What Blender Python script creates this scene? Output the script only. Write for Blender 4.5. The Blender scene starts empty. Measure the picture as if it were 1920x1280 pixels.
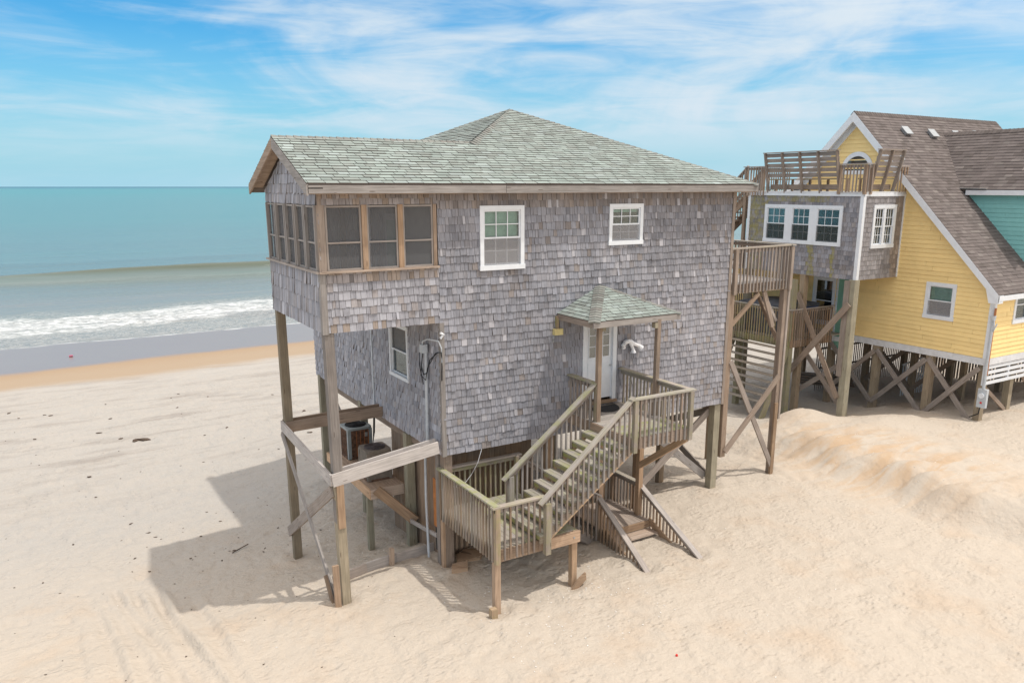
import bpy, math, random
import numpy as np
from mathutils import Vector, Matrix
random.seed(7); RNG = np.random.RandomState(11)
S = bpy.context.scene
COL = S.collection
R = math.radians

# ---------------------------------------------------------------- camera
cam = bpy.data.cameras.new("camera"); cob = bpy.data.objects.new("camera", cam); COL.objects.link(cob)
cam.sensor_width = 36.0; cam.lens = 1485.45 * 36 / 1920
cam.shift_x = -(979.12 - 960) / 1920; cam.shift_y = (711.43 - 640) / 1920
cam.clip_start = 0.1; cam.clip_end = 60000
_yaw, _pit = 0.5457, 0.2389
fw = Vector((math.sin(_yaw) * math.cos(_pit), math.cos(_yaw) * math.cos(_pit), -math.sin(_pit)))
rt = Vector((math.cos(_yaw), -math.sin(_yaw), 0)); up = rt.cross(fw)
m = Matrix((rt, up, -fw)).transposed().to_4x4(); m.translation = Vector((-4.5828, -14.9556, 8.2221))
cob.matrix_world = m
S.camera = cob

# ---------------------------------------------------------------- light
SUN = Vector((0.285, -0.30, 1.0)).normalized()          # towards the sun
sl = bpy.data.lights.new("sun", 'SUN'); so = bpy.data.objects.new("sun", sl); COL.objects.link(so)
sl.energy = 2.1; sl.angle = R(0.9); sl.color = (1.0, 0.955, 0.88)
so.rotation_euler = SUN.to_track_quat('Z', 'Y').to_euler()
so.location = (0, 0, 30)
W = bpy.data.worlds.new("World"); S.world = W; W.use_nodes = True
nt = W.node_tree; nt.nodes.clear()
def N(t, kind, **kw):
    n = t.nodes.new(kind)
    for k, v in kw.items(): setattr(n, k, v)
    return n
def mth(t, op, a, b=None, c=None, clamp=False):
    n = N(t, 'ShaderNodeMath', operation=op, use_clamp=clamp)
    for i, x in enumerate((a, b, c)):
        if x is None: continue
        if isinstance(x, (int, float)): n.inputs[i].default_value = x
        else: t.links.new(x, n.inputs[i])
    return n.outputs[0]
def mix(t, fac, a, b, mode='MIX'):
    n = N(t, 'ShaderNodeMix', data_type='RGBA', blend_type=mode)
    for i, x in ((0, fac), (6, a), (7, b)):
        if isinstance(x, (int, float)): n.inputs[i].default_value = x
        elif isinstance(x, tuple): n.inputs[i].default_value = (*x[:3], 1)
        else: t.links.new(x, n.inputs[i])
    return n.outputs[2]
def maprange(t, v, a, b, c=0.0, d=1.0, smooth=False):
    n = N(t, 'ShaderNodeMapRange')
    if smooth: n.interpolation_type = 'SMOOTHSTEP'
    t.links.new(v, n.inputs[0])
    for i, x in enumerate((a, b, c, d)): n.inputs[i + 1].default_value = x
    return n.outputs[0]
def noise(t, vec, scale, detail=4, rough=.55, dist=0.0):
    n = N(t, 'ShaderNodeTexNoise'); t.links.new(vec, n.inputs['Vector'])
    n.inputs['Scale'].default_value = scale; n.inputs['Detail'].default_value = detail
    n.inputs['Roughness'].default_value = rough; n.inputs['Distortion'].default_value = dist
    return n.outputs['Fac']
def mapping(t, vec, scale=(1, 1, 1), rot=(0, 0, 0), loc=(0, 0, 0)):
    n = N(t, 'ShaderNodeMapping'); t.links.new(vec, n.inputs[0])
    n.inputs['Scale'].default_value = scale; n.inputs['Rotation'].default_value = rot; n.inputs['Location'].default_value = loc
    return n.outputs[0]
sky = N(nt, 'ShaderNodeTexSky', sky_type='NISHITA', sun_disc=False)
sky.sun_elevation = math.asin(SUN.z); sky.sun_rotation = math.atan2(SUN.x, SUN.y)
sky.air_density = 1.1; sky.dust_density = 0.6; sky.ozone_density = 2.2; sky.altitude = 0
SKY_TINT = (0.42, 1.28, 1.74)
tc = N(nt, 'ShaderNodeTexCoord'); sep = N(nt, 'ShaderNodeSeparateXYZ'); nt.links.new(tc.outputs['Generated'], sep.inputs[0])
hz = mth(nt, 'MAXIMUM', sep.outputs[2], 0.0)
az = mth(nt, 'ARCTAN2', sep.outputs[0], sep.outputs[1])           # 0 = straight out to sea, grows to the right
el = mth(nt, 'ARCSINE', sep.outputs[2])
comb = N(nt, 'ShaderNodeCombineXYZ'); nt.links.new(az, comb.inputs[0]); nt.links.new(el, comb.inputs[1])
cv = comb.outputs[0]
c1 = noise(nt, mapping(nt, cv, (3.2, 9.5, 1), (0, 0, R(-24)), (3.1, 1.7, 0)), 1.0, 8, .55, 1.1)
c2 = noise(nt, mapping(nt, cv, (5.5, 34, 1), (0, 0, R(-28)), (8, 2, 0)), 1.0, 8, .6, 1.3)
c3 = noise(nt, mapping(nt, cv, (1.7, 5, 1), (0, 0, R(-10)), (1.3, 5.2, 0)), 1.0, 3, .5, .4)
cc = mth(nt, 'ADD', mth(nt, 'MULTIPLY', c1, .56), mth(nt, 'ADD', mth(nt, 'MULTIPLY', c2, .33), mth(nt, 'MULTIPLY', c3, .34)))
cc = mth(nt, 'ADD', cc, maprange(nt, az, -.05, .75, -.045, .055, True))
cl = mth(nt, 'MULTIPLY', maprange(nt, cc, .465, .80, 0, .97, True), maprange(nt, el, .02, .09, .25, 1, True))
skyc = mix(nt, 1.0, sky.outputs[0], SKY_TINT, 'MULTIPLY')
hzf = maprange(nt, hz, 0.0, .17, .95, 0.0, False)
skyc = mix(nt, hzf, skyc, (4.8, 8.2, 9.9))
skyc = mix(nt, cl, skyc, (8.3, 9.5, 10.5))
# bright white high cloud added to the unseen upper sky for fill light
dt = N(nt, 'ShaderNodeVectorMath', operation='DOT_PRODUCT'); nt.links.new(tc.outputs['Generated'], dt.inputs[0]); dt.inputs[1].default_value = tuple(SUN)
fill_veil = mth(nt, 'MAXIMUM', maprange(nt, dt.outputs['Value'], .13, .75, 0, .97, True), maprange(nt, el, .25, .55, 0, .85, True))
skyc = mix(nt, fill_veil, skyc, (16.6, 15.7, 15.0))
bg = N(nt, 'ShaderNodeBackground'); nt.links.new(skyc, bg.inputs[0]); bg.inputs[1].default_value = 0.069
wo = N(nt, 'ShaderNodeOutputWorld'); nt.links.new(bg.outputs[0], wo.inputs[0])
S.view_settings.view_transform = 'Standard'; S.view_settings.look = 'None'
S.view_settings.exposure = 0.3; S.view_settings.gamma = 1.0
try:
    S.cycles.max_bounces = 6; S.cycles.diffuse_bounces = 3; S.cycles.glossy_bounces = 3; S.cycles.transparent_max_bounces = 10
    S.cycles.caustics_reflective = False; S.cycles.caustics_refractive = False
except Exception: pass

# ---------------------------------------------------------------- materials
def newmat(name):
    mt = bpy.data.materials.new(name); mt.use_nodes = True
    t = mt.node_tree; b = t.nodes['Principled BSDF']
    return mt, t, b
def plain(name, col, rough=.6, metal=0.0, var=.12, scale=6.0, bump=0.0):
    mt, t, b = newmat(name)
    o = N(t, 'ShaderNodeTexCoord').outputs['Object']
    n = noise(t, o, scale, 5, .6)
    f = maprange(t, n, .3, .7, 1 - var, 1 + var)
    cb = N(t, 'ShaderNodeCombineXYZ')
    for i in range(3): t.links.new(f, cb.inputs[i])
    t.links.new(mix(t, 1.0, col, cb.outputs[0], 'MULTIPLY'), b.inputs['Base Color'])
    b.inputs['Roughness'].default_value = rough; b.inputs['Metallic'].default_value = metal
    if bump:
        bp = N(t, 'ShaderNodeBump'); bp.inputs['Strength'].default_value = bump; bp.inputs['Distance'].default_value = .01
        t.links.new(noise(t, o, scale * 6, 4), bp.inputs['Height']); t.links.new(bp.outputs[0], b.inputs['Normal'])
    return mt
# boards, shingles: colour attribute "tone" R brightness, G hue (0 weathered grey, .5 brown, 1 third hue), B mossy growth, stain and painted lap shade
def toned(name, gl, gd, bl, bd, tl, td, grain=(1.6, 34), moss_shade=(.20, .22, .045), mossmode='patch', rough=.85, bstr=.35, spots=0.0, bigv=.14, kmul=1.0, h0=0.0):
    mt, t, b = newmat(name)
    uv = N(t, 'ShaderNodeUVMap', uv_map='uv').outputs[0]
    at = N(t, 'ShaderNodeAttribute', attribute_name='tone'); sc = N(t, 'ShaderNodeSeparateColor'); t.links.new(at.outputs['Color'], sc.inputs[0])
    r, g, mo = sc.outputs
    ob = N(t, 'ShaderNodeTexCoord').outputs['Object']
    gr = noise(t, mapping(t, uv, (grain[0], grain[1], 1)), 1.0, 5, .65, .15)
    gf = maprange(t, gr, .28, .72)
    big = noise(t, ob, 2.3, 3, .5)
    cg = mix(t, gf, gd, gl); cb = mix(t, gf, bd, bl); ct = mix(t, gf, td, tl)
    c = mix(t, maprange(t, g, h0, .5), cg, cb); c = mix(t, maprange(t, g, .5, 1.0), c, ct)
    k = mth(t, 'MULTIPLY', mth(t, 'MULTIPLY_ADD', r, .9 * kmul, .55 * kmul), maprange(t, big, .25, .75, 1 - bigv, 1 + bigv))
    cx = N(t, 'ShaderNodeCombineXYZ')
    for i in range(3): t.links.new(k, cx.inputs[i])
    c = mix(t, 1.0, c, cx.outputs[0], 'MULTIPLY')
    mn = noise(t, ob, 5.0, 5, .65)
    mf = mth(t, 'MULTIPLY', maprange(t, mn, .36, .62), mo)
    c = mix(t, mth(t, 'MULTIPLY', mf, .85), c, moss_shade)
    if spots:
        sp = N(t, 'ShaderNodeTexVoronoi'); t.links.new(mapping(t, uv, (1.2, 7, 1)), sp.inputs['Vector']); sp.inputs['Scale'].default_value = 1.3
        sf = mth(t, 'LESS_THAN', sp.outputs['Distance'], .10)
        c = mix(t, mth(t, 'MULTIPLY', sf, spots), c, (.07, .04, .025))
    t.links.new(c, b.inputs['Base Color']); b.inputs['Roughness'].default_value = rough
    b.inputs['Specular IOR Level'].default_value = .25
    bp = N(t, 'ShaderNodeBump'); bp.inputs['Strength'].default_value = bstr; bp.inputs['Distance'].default_value = .004
    t.links.new(gr, bp.inputs['Height']); t.links.new(bp.outputs[0], b.inputs['Normal'])
    return mt
M = {}
M['wood'] = toned('weathered_wood', (.43, .395, .37), (.235, .21, .195), (.50, .345, .225), (.265, .168, .105), (.42, .39, .295), (.26, .245, .185), spots=.55, kmul=.88, h0=.10, moss_shade=(.30, .32, .085))
M['shingle'] = toned('cedar_shingles', (.425, .43, .475), (.185, .183, .207), (.44, .35, .275), (.21, .155, .115), (.49, .495, .54), (.35, .35, .385), grain=(3, 70), moss_shade=(.31, .27, .07), bstr=.5)
M['roofa'] = toned('sage_asphalt_shingles', (.335, .39, .362), (.27, .318, .293), (.25, .215, .20), (.15, .12, .11), (.36, .41, .39), (.30, .345, .33), grain=(60, 60), moss_shade=(.16, .13, .10), rough=.95, bstr=.3)
M['roofb'] = toned('brown_asphalt_shingles', (.195, .165, .155), (.135, .112, .105), (.15, .125, .115), (.105, .088, .08), (.23, .20, .185), (.165, .14, .13), grain=(60, 60), moss_shade=(.12, .10, .08), rough=.95, bstr=.3)
M['yellow'] = toned('yellow_lap_siding', (.97, .72, .33), (.95, .70, .31), (.97, .72, .33), (.95, .70, .31), (.97, .72, .33), (.95, .70, .31), grain=(.5, 5), moss_shade=(.55, .38, .14), bigv=.05, rough=.55, bstr=.05)  # overlay colour here paints the shadow line under each lap
M['teal'] = toned('teal_lap_siding', (.26, .56, .54), (.24, .53, .51), (.26, .56, .54), (.24, .53, .51), (.26, .50, .38), (.23, .46, .35), grain=(.5, 5), moss_shade=(.10, .24, .22), bigv=.04, rough=.55, bstr=.05)
M['white'] = plain('white_trim_paint', (.76, .78, .81), .45, 0, .05)
M['whitebeam'] = plain('white_board_paint', (.69, .69, .70), .6, 0, .12)
M['tile'] = plain('interior_paint', (.42, .40, .38), .8)
M['dark'] = plain('dark_void', (.03, .03, .03), .9)  # near-black colour standing in for unlit space
M['blind'] = plain('blind_slats', (.62, .56, .50), .7)
M['shade'] = plain('green_roller_shade', (.52, .72, .63), .8)
M['plastic'] = plain('grey_conduit', (.50, .53, .56), .45)
M['metal'] = plain('galvanised_metal', (.42, .44, .45), .45, .6)
M['black'] = plain('black_rubber', (.018, .018, .02), .8, 0, .3, 30, .5)
M['acpaint'] = plain('grey_cabinet_paint', (.30, .34, .35), .5)
M['rust'] = plain('rusted_fins', (.16, .09, .058), .9, 0, .65, 14, .6)
M['rusttop'] = plain('rusted_fan_guard', (.12, .10, .10), .8, .2, .6, 10)
M['acpale'] = plain('faded_cabinet', (.20, .17, .14), .8, 0, .3, 8)
M['orange'] = plain('orange_panel', (.45, .17, .05), .8, 0, .25, 5)
M['navy'] = plain('spa_cover', (.085, .095, .115), .7, 0, .3, 4)
M['blue'] = plain('blue_paint', (.02, .07, .25), .6)
M['lampy'] = plain('cream_lamp_housing', (.62, .52, .24), .6)
M['porcelain'] = plain('white_ceramic', (.82, .82, .84), .35, 0, .04)
M['copper'] = plain('rust_pipe', (.42, .16, .06), .7)
M['pink'] = plain('pink_foam', (.45, .12, .2), .7)
M['red'] = plain('red_plastic', (.7, .03, .02), .6)
M['weed'] = plain('dry_seaweed', (.09, .06, .04), .95, 0, .5, 9, .6)
M['shell'] = plain('shell_white', (.75, .72, .68), .5)
def glass(name, tint, refl=.10, rough=.03):
    mt, t, b = newmat(name); t.nodes.remove(b); o = t.nodes['Material Output']
    tr = N(t, 'ShaderNodeBsdfTransparent'); tr.inputs[0].default_value = (*tint, 1)
    gl = N(t, 'ShaderNodeBsdfGlossy'); gl.inputs[0].default_value = (.9, .95, 1, 1); gl.inputs['Roughness'].default_value = rough
    fr = N(t, 'ShaderNodeFresnel'); fr.inputs[0].default_value = 1.5
    ms = N(t, 'ShaderNodeMixShader'); t.links.new(mth(t, 'ADD', mth(t, 'MULTIPLY', fr.outputs[0], .9), refl), ms.inputs[0])
    t.links.new(tr.outputs[0], ms.inputs[1]); t.links.new(gl.outputs[0], ms.inputs[2]); t.links.new(ms.outputs[0], o.inputs['Surface'])
    return mt
def mesh_screen(name, col, alpha):
    mt, t, b = newmat(name); b.inputs['Base Color'].default_value = (*col, 1); b.inputs['Roughness'].default_value = .9; b.inputs['Alpha'].default_value = alpha
    b.inputs['Specular IOR Level'].default_value = .1
    return mt
M['glass'] = glass('window_glass', (.84, .90, .88), .03)
M['darkglass'] = glass('dark_window_glass', (.30, .36, .36), .16)
M['blueglass'] = glass('blue_window_glass', (.10, .16, .24), .12)
M['screendark'] = mesh_screen('dark_window_screen', (.08, .09, .085), .4)
M['screen'] = mesh_screen('insect_screen', (.20, .20, .205), .36)
M['screenpale'] = mesh_screen('window_screen', (.42, .41, .42), .40)

# ---------------------------------------------------------------- mesh builder
def tone(b=.5, h=0.0, mo=0.0, vb=.12, vh=.05):
    return (min(1, max(0, b + random.uniform(-vb, vb))), min(1, max(0, h + random.uniform(-vh, vh))), mo, 1)
class MB:
    def __init__(s): s.v = []; s.f = []; s.uv = []; s.c = []
    def face(s, pts, uvs, c):
        i = len(s.v); s.v.extend(tuple(p) for p in pts); s.f.append(tuple(range(i, i + len(pts)))); s.uv.extend(uvs); s.c.extend([c] * len(pts))
    def beam(s, a, b, w, h, upv=(0, 0, 1), c=None, ext=0):
        """board from a to b; w across (side), h along up"""
        a = Vector(a); b = Vector(b); d = (b - a); L = d.length; d.normalize()
        a = a - d * ext; b = b + d * ext; L += 2 * ext
        u = Vector(upv); sd = d.cross(u)
        if sd.length < 1e-4: sd = d.cross(Vector((1, 0, 0)))
        sd.normalize(); u = sd.cross(d).normalized()
        c = c or tone(); ox, oy = random.uniform(0, 40), random.uniform(0, 40)
        P = [[q + sd * (sx * w / 2) + u * (sz * h / 2) for sx, sz in ((-1, -1), (1, -1), (1, 1), (-1, 1))] for q in (a, b)]
        dims = (w, h, w, h); acc = 0
        for k in range(4):
            k2 = (k + 1) % 4
            s.face([P[0][k], P[1][k], P[1][k2], P[0][k2]], [(ox, oy + acc), (ox + L, oy + acc), (ox + L, oy + acc + dims[k]), (ox, oy + acc + dims[k])], c); acc += dims[k]
        s.face([P[0][3], P[0][2], P[0][1], P[0][0]][::-1][::-1], [(ox, oy), (ox + w, oy), (ox + w, oy + h), (ox, oy + h)], c)
        s.face([P[1][0], P[1][1], P[1][2], P[1][3]], [(ox, oy), (ox + w, oy), (ox + w, oy + h), (ox, oy + h)], c)
        return s
    def box(s, x0, x1, y0, y1, z0, z1, c=None):
        dx, dy, dz = x1 - x0, y1 - y0, z1 - z0
        if dz >= dx and dz >= dy: return s.beam(((x0 + x1) / 2, (y0 + y1) / 2, z0), ((x0 + x1) / 2, (y0 + y1) / 2, z1), dx, dy, (0, 1, 0), c)
        if dx >= dy: return s.beam((x0, (y0 + y1) / 2, (z0 + z1) / 2), (x1, (y0 + y1) / 2, (z0 + z1) / 2), dy, dz, (0, 0, 1), c)
        return s.beam(((x0 + x1) / 2, y0, (z0 + z1) / 2), ((x0 + x1) / 2, y1, (z0 + z1) / 2), dx, dz, (0, 0, 1), c)
    def prism(s, pts, off, c=None):
        """polygon pts (3d) extruded by vector off"""
        c = c or tone(); off = Vector(off); A = [Vector(p) for p in pts]; B = [p + off for p in A]
        n = len(A); L0 = A[0]
        def q(p): p = p - L0; return (abs(p.x) + abs(p.y) + 3, p.z)
        s.face(A, [q(p) for p in A], c); s.face(B[::-1], [q(p) for p in B[::-1]], c)
        for i in range(n):
            j = (i + 1) % n; s.face([A[j], A[i], B[i], B[j]], [q(A[j]), q(A[i]), (q(B[i])[0] + off.length, q(B[i])[1]), (q(B[j])[0] + off.length, q(B[j])[1])], c)
        return s
    def tube(s, pts, r, n=8, c=None, r2=None):
        c = c or tone(); pts = [Vector(p) for p in pts]; rings = []
        for i, p in enumerate(pts):
            d = (pts[min(i + 1, len(pts) - 1)] - pts[max(i - 1, 0)]).normalized()
            e = d.cross(Vector((0, 0, 1)));
            if e.length < 1e-3: e = Vector((1, 0, 0))
            e.normalize(); g = d.cross(e)
            rr = r if r2 is None else r + (r2 - r) * i / max(1, len(pts) - 1)
            rings.append([p + e * math.cos(2 * math.pi * k / n) * rr + g * math.sin(2 * math.pi * k / n) * rr for k in range(n)])
        for i in range(len(rings) - 1):
            for k in range(n):
                k2 = (k + 1) % n; s.face([rings[i][k], rings[i + 1][k], rings[i + 1][k2], rings[i][k2]], [(i, k), (i + 1, k), (i + 1, k + 1), (i, k + 1)], c)
        s.face(rings[0], [(0, 0)] * n, c); s.face(rings[-1][::-1], [(0, 0)] * n, c)
        return s
    def build(s, name, mat, parent=None, smooth=False):
        base = Vector((0, 0, 0))
        if parent is not None:
            q = parent
            while q is not None: base = base + q.location; q = q.parent
        me = bpy.data.meshes.new(name)
        me.from_pydata([(v[0] - base.x, v[1] - base.y, v[2] - base.z) for v in s.v], [], s.f)
        ul = me.uv_layers.new(name='uv'); ul.data.foreach_set('uv', np.array(s.uv, dtype=np.float32).ravel())
        ca = me.color_attributes.new('tone', 'FLOAT_COLOR', 'CORNER'); ca.data.foreach_set('color', np.array(s.c, dtype=np.float32).ravel())
        me.materials.append(mat)
        if smooth: me.polygons.foreach_set('use_smooth', [True] * len(me.polygons))
        me.update()
        o = bpy.data.objects.new(name, me); COL.objects.link(o)
        if parent is not None: o.parent = parent
        return o
def tag(o, label, cat, group=None, kind=None):
    if label: o['label'] = label
    if cat: o['category'] = cat
    if group: o['group'] = group
    if kind: o['kind'] = kind
    return o
def thing(name, label, cat, loc, group=None):
    o = bpy.data.objects.new(name, None); o.empty_display_size = .3; COL.objects.link(o); o.location = loc
    return tag(o, label, cat, group)
def part(name, mat, parent, fn, smooth=False, label=None):
    mb = MB(); fn(mb); o = mb.build(name, M[mat] if isinstance(mat, str) else mat, parent, smooth)
    if label: o['label'] = label
    return o
def bx(name, mat, parent, *a, c=None, label=None): return part(name, mat, parent, lambda q: q.box(*a, c=c), label=label)
def bm_(name, mat, parent, a, b, w, h, up=(0, 0, 1), c=None, label=None): return part(name, mat, parent, lambda q: q.beam(a, b, w, h, up, c), label=label)

# a local frame: u, v, n -> world
class Frame:
    def __init__(s, o, u, v, n): s.o = Vector(o); s.u = Vector(u).normalized(); s.v = Vector(v).normalized(); s.n = Vector(n).normalized()
    def P(s, u, v, n=0): return s.o + s.u * u + s.v * v + s.n * n
def clip(poly, f):
    out = []
    for i in range(len(poly)):
        a, b = poly[i], poly[(i + 1) % len(poly)]; fa, fb = f(a), f(b)
        if fa >= 0: out.append(a)
        if (fa >= 0) != (fb >= 0):
            k = fa / (fa - fb); out.append((a[0] + (b[0] - a[0]) * k, a[1] + (b[1] - a[1]) * k))
    return out
def tiles(mb, F, poly, exposure, wid, thick, tonefn, holes=(), gap=.004, jit=0.0, edge=0.0, skew=0.0, vstart=None, edgec=None):
    if edgec is not None and edgec[1] == .5: gap = .012
    """courses of lapped shingles over the convex polygon poly (u,v), counter-clockwise"""
    v0 = min(p[1] for p in poly) if vstart is None else vstart; v1 = max(p[1] for p in poly)
    u0 = min(p[0] for p in poly); u1 = max(p[0] for p in poly)
    edges = [(poly[i], poly[(i + 1) % len(poly)]) for i in range(len(poly))]
    k = 0; v = v0
    while v < v1 - .01:
        u = u0 - random.uniform(0, wid[1])
        while u < u1:
            w = random.uniform(*wid); a, b = u + gap / 2, u + w - gap / 2; u += w
            dv = random.uniform(-jit, jit) + (jit * 1.3 * (float(vnoise(np.array(u * 1.3), np.array(v * 7.1), 3)) - .5) if jit > .008 else 0); lo, hi = v + dv, v + exposure * 1.12
            sk = random.gauss(0, skew) if skew else 0
            q = [(a, lo - sk), (b, lo + sk), (b, hi), (a, hi)]
            for (p0, p1) in edges:
                ex, ey = p1[0] - p0[0], p1[1] - p0[1]
                q = clip(q, lambda p: ex * (p[1] - p0[1]) - ey * (p[0] - p0[0]))
                if len(q) < 3: break
            if len(q) < 3: continue
            qs = [q]
            for (ha, hb, hc, hd) in holes:      # cut round window and door openings
                if not (a < hb and b > ha and lo < hd and hi > hc): continue
                nq = []
                for p_ in qs:
                    l = clip(p_, lambda p: ha - p[0]); r_ = clip(p_, lambda p: p[0] - hb); mdl = clip(clip(p_, lambda p: p[0] - ha) or p_, lambda p: hb - p[0])
                    nq += [l, r_]
                    if len(mdl) >= 3: nq += [clip(mdl, lambda p: hc - p[1]), clip(mdl, lambda p: p[1] - hd)]
                qs = [p_ for p_ in nq if len(p_) >= 3 and max(p[0] for p in p_) - min(p[0] for p in p_) > .012 and max(p[1] for p in p_) - min(p[1] for p in p_) > .012]
            c = tonefn((a + b) / 2, v); ox, oy = random.uniform(0, 60), random.uniform(0, 60)
            th = thick * random.uniform(.7, 1.3) * (1.7 if jit > .008 and random.random() < .08 else 1)
            for q in qs:
              top = [F.P(p[0], p[1], th * (1 - .92 * (p[1] - lo) / (hi - lo)) + .002) for p in q]
              mb.face(top, [(p[1] + ox, p[0] + oy) for p in q], c)
              for i in range(len(q)):
                  j = (i + 1) % len(q)
                  if q[i][1] > hi - .002 and q[j][1] > hi - .002: continue
                  A, B = F.P(q[i][0], q[i][1], -.004), F.P(q[j][0], q[j][1], -.004)
                  mb.face([A, B, top[j], top[i]], [(ox, q[i][0] + oy), (ox, q[j][0] + oy), (ox + .01, q[j][0] + oy), (ox + .01, q[i][0] + oy)], ((c[0] * .8, c[1], c[2], 1) if edgec is None else edgec))
        v += exposure; k += 1
def slab(mb, F, poly, t0, t1, c=None):
    c = c or tone()
    top = [F.P(p[0], p[1], t1) for p in poly]; bot = [F.P(p[0], p[1], t0) for p in poly]
    mb.face(top, list(poly), c); mb.face(bot[::-1], list(poly)[::-1], c)
    for i in range(len(poly)):
        j = (i + 1) % len(poly); mb.face([bot[i], bot[j], top[j], top[i]], [poly[i], poly[j], poly[j], poly[i]], c)
def rects_minus(u0, u1, v0, v1, holes):
    """cells covering a rectangle minus holes"""
    us = sorted({u0, u1, *[h[0] for h in holes], *[h[1] for h in holes]}); us = [x for x in us if u0 <= x <= u1]
    out = []
    for i in range(len(us) - 1):
        a, b = us[i], us[i + 1]; mid = (a + b) / 2
        cuts = sorted([(h[2], h[3]) for h in holes if h[0] < mid < h[1]]); z = v0
        for c0, c1 in cuts:
            if c0 > z: out.append((a, b, z, c0))
            z = max(z, c1)
        if z < v1: out.append((a, b, z, v1))
    return out

# ---------------------------------------------------------------- noise helpers for the terrain
def vnoise(x, y, seed=0):
    xi = np.floor(x).astype(np.int64); yi = np.floor(y).astype(np.int64); xf = x - xi; yf = y - yi
    def h(a, b):
        n = (a * 374761393 + b * 668265263 + seed * 1442695041) & 0xffffffff
        n = ((n ^ (n >> 13)) * 1274126177) & 0xffffffff
        return ((n ^ (n >> 16)) & 0xffff) / 65535.0
    u = xf * xf * (3 - 2 * xf); w = yf * yf * (3 - 2 * yf)
    return (h(xi, yi) * (1 - u) + h(xi + 1, yi) * u) * (1 - w) + (h(xi, yi + 1) * (1 - u) + h(xi + 1, yi + 1) * u) * w
def fbm(x, y, seed=0, octv=4):
    s = 0; a = .5
    for i in range(octv): s = s + a * (vnoise(x, y, seed + i) - .5); x = x * 2.03 + 7.1; y = y * 2.03 + 3.7; a *= .5
    return s
def sstep(a, b, x): t = np.clip((x - a) / (b - a), 0, 1); return t * t * (3 - 2 * t)
GXA = [(-400, -.7), (-30, -.7), (-8, -.62), (-3, -.55), (0, -.38), (2.5, -.12), (6, -.02), (10, .08), (14, .10), (20, .08), (24, .12), (30, .10), (400, .1)]
GYB = [(-400, .1), (-15, .05), (-1, 0), (.4, -.03), (2, -.32), (5, -.56), (10, -.82), (20, -1.0), (28, -1.15), (35, -1.42), (44, -1.8), (60, -2.7), (100, -4.5), (400, -8)]
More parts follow.
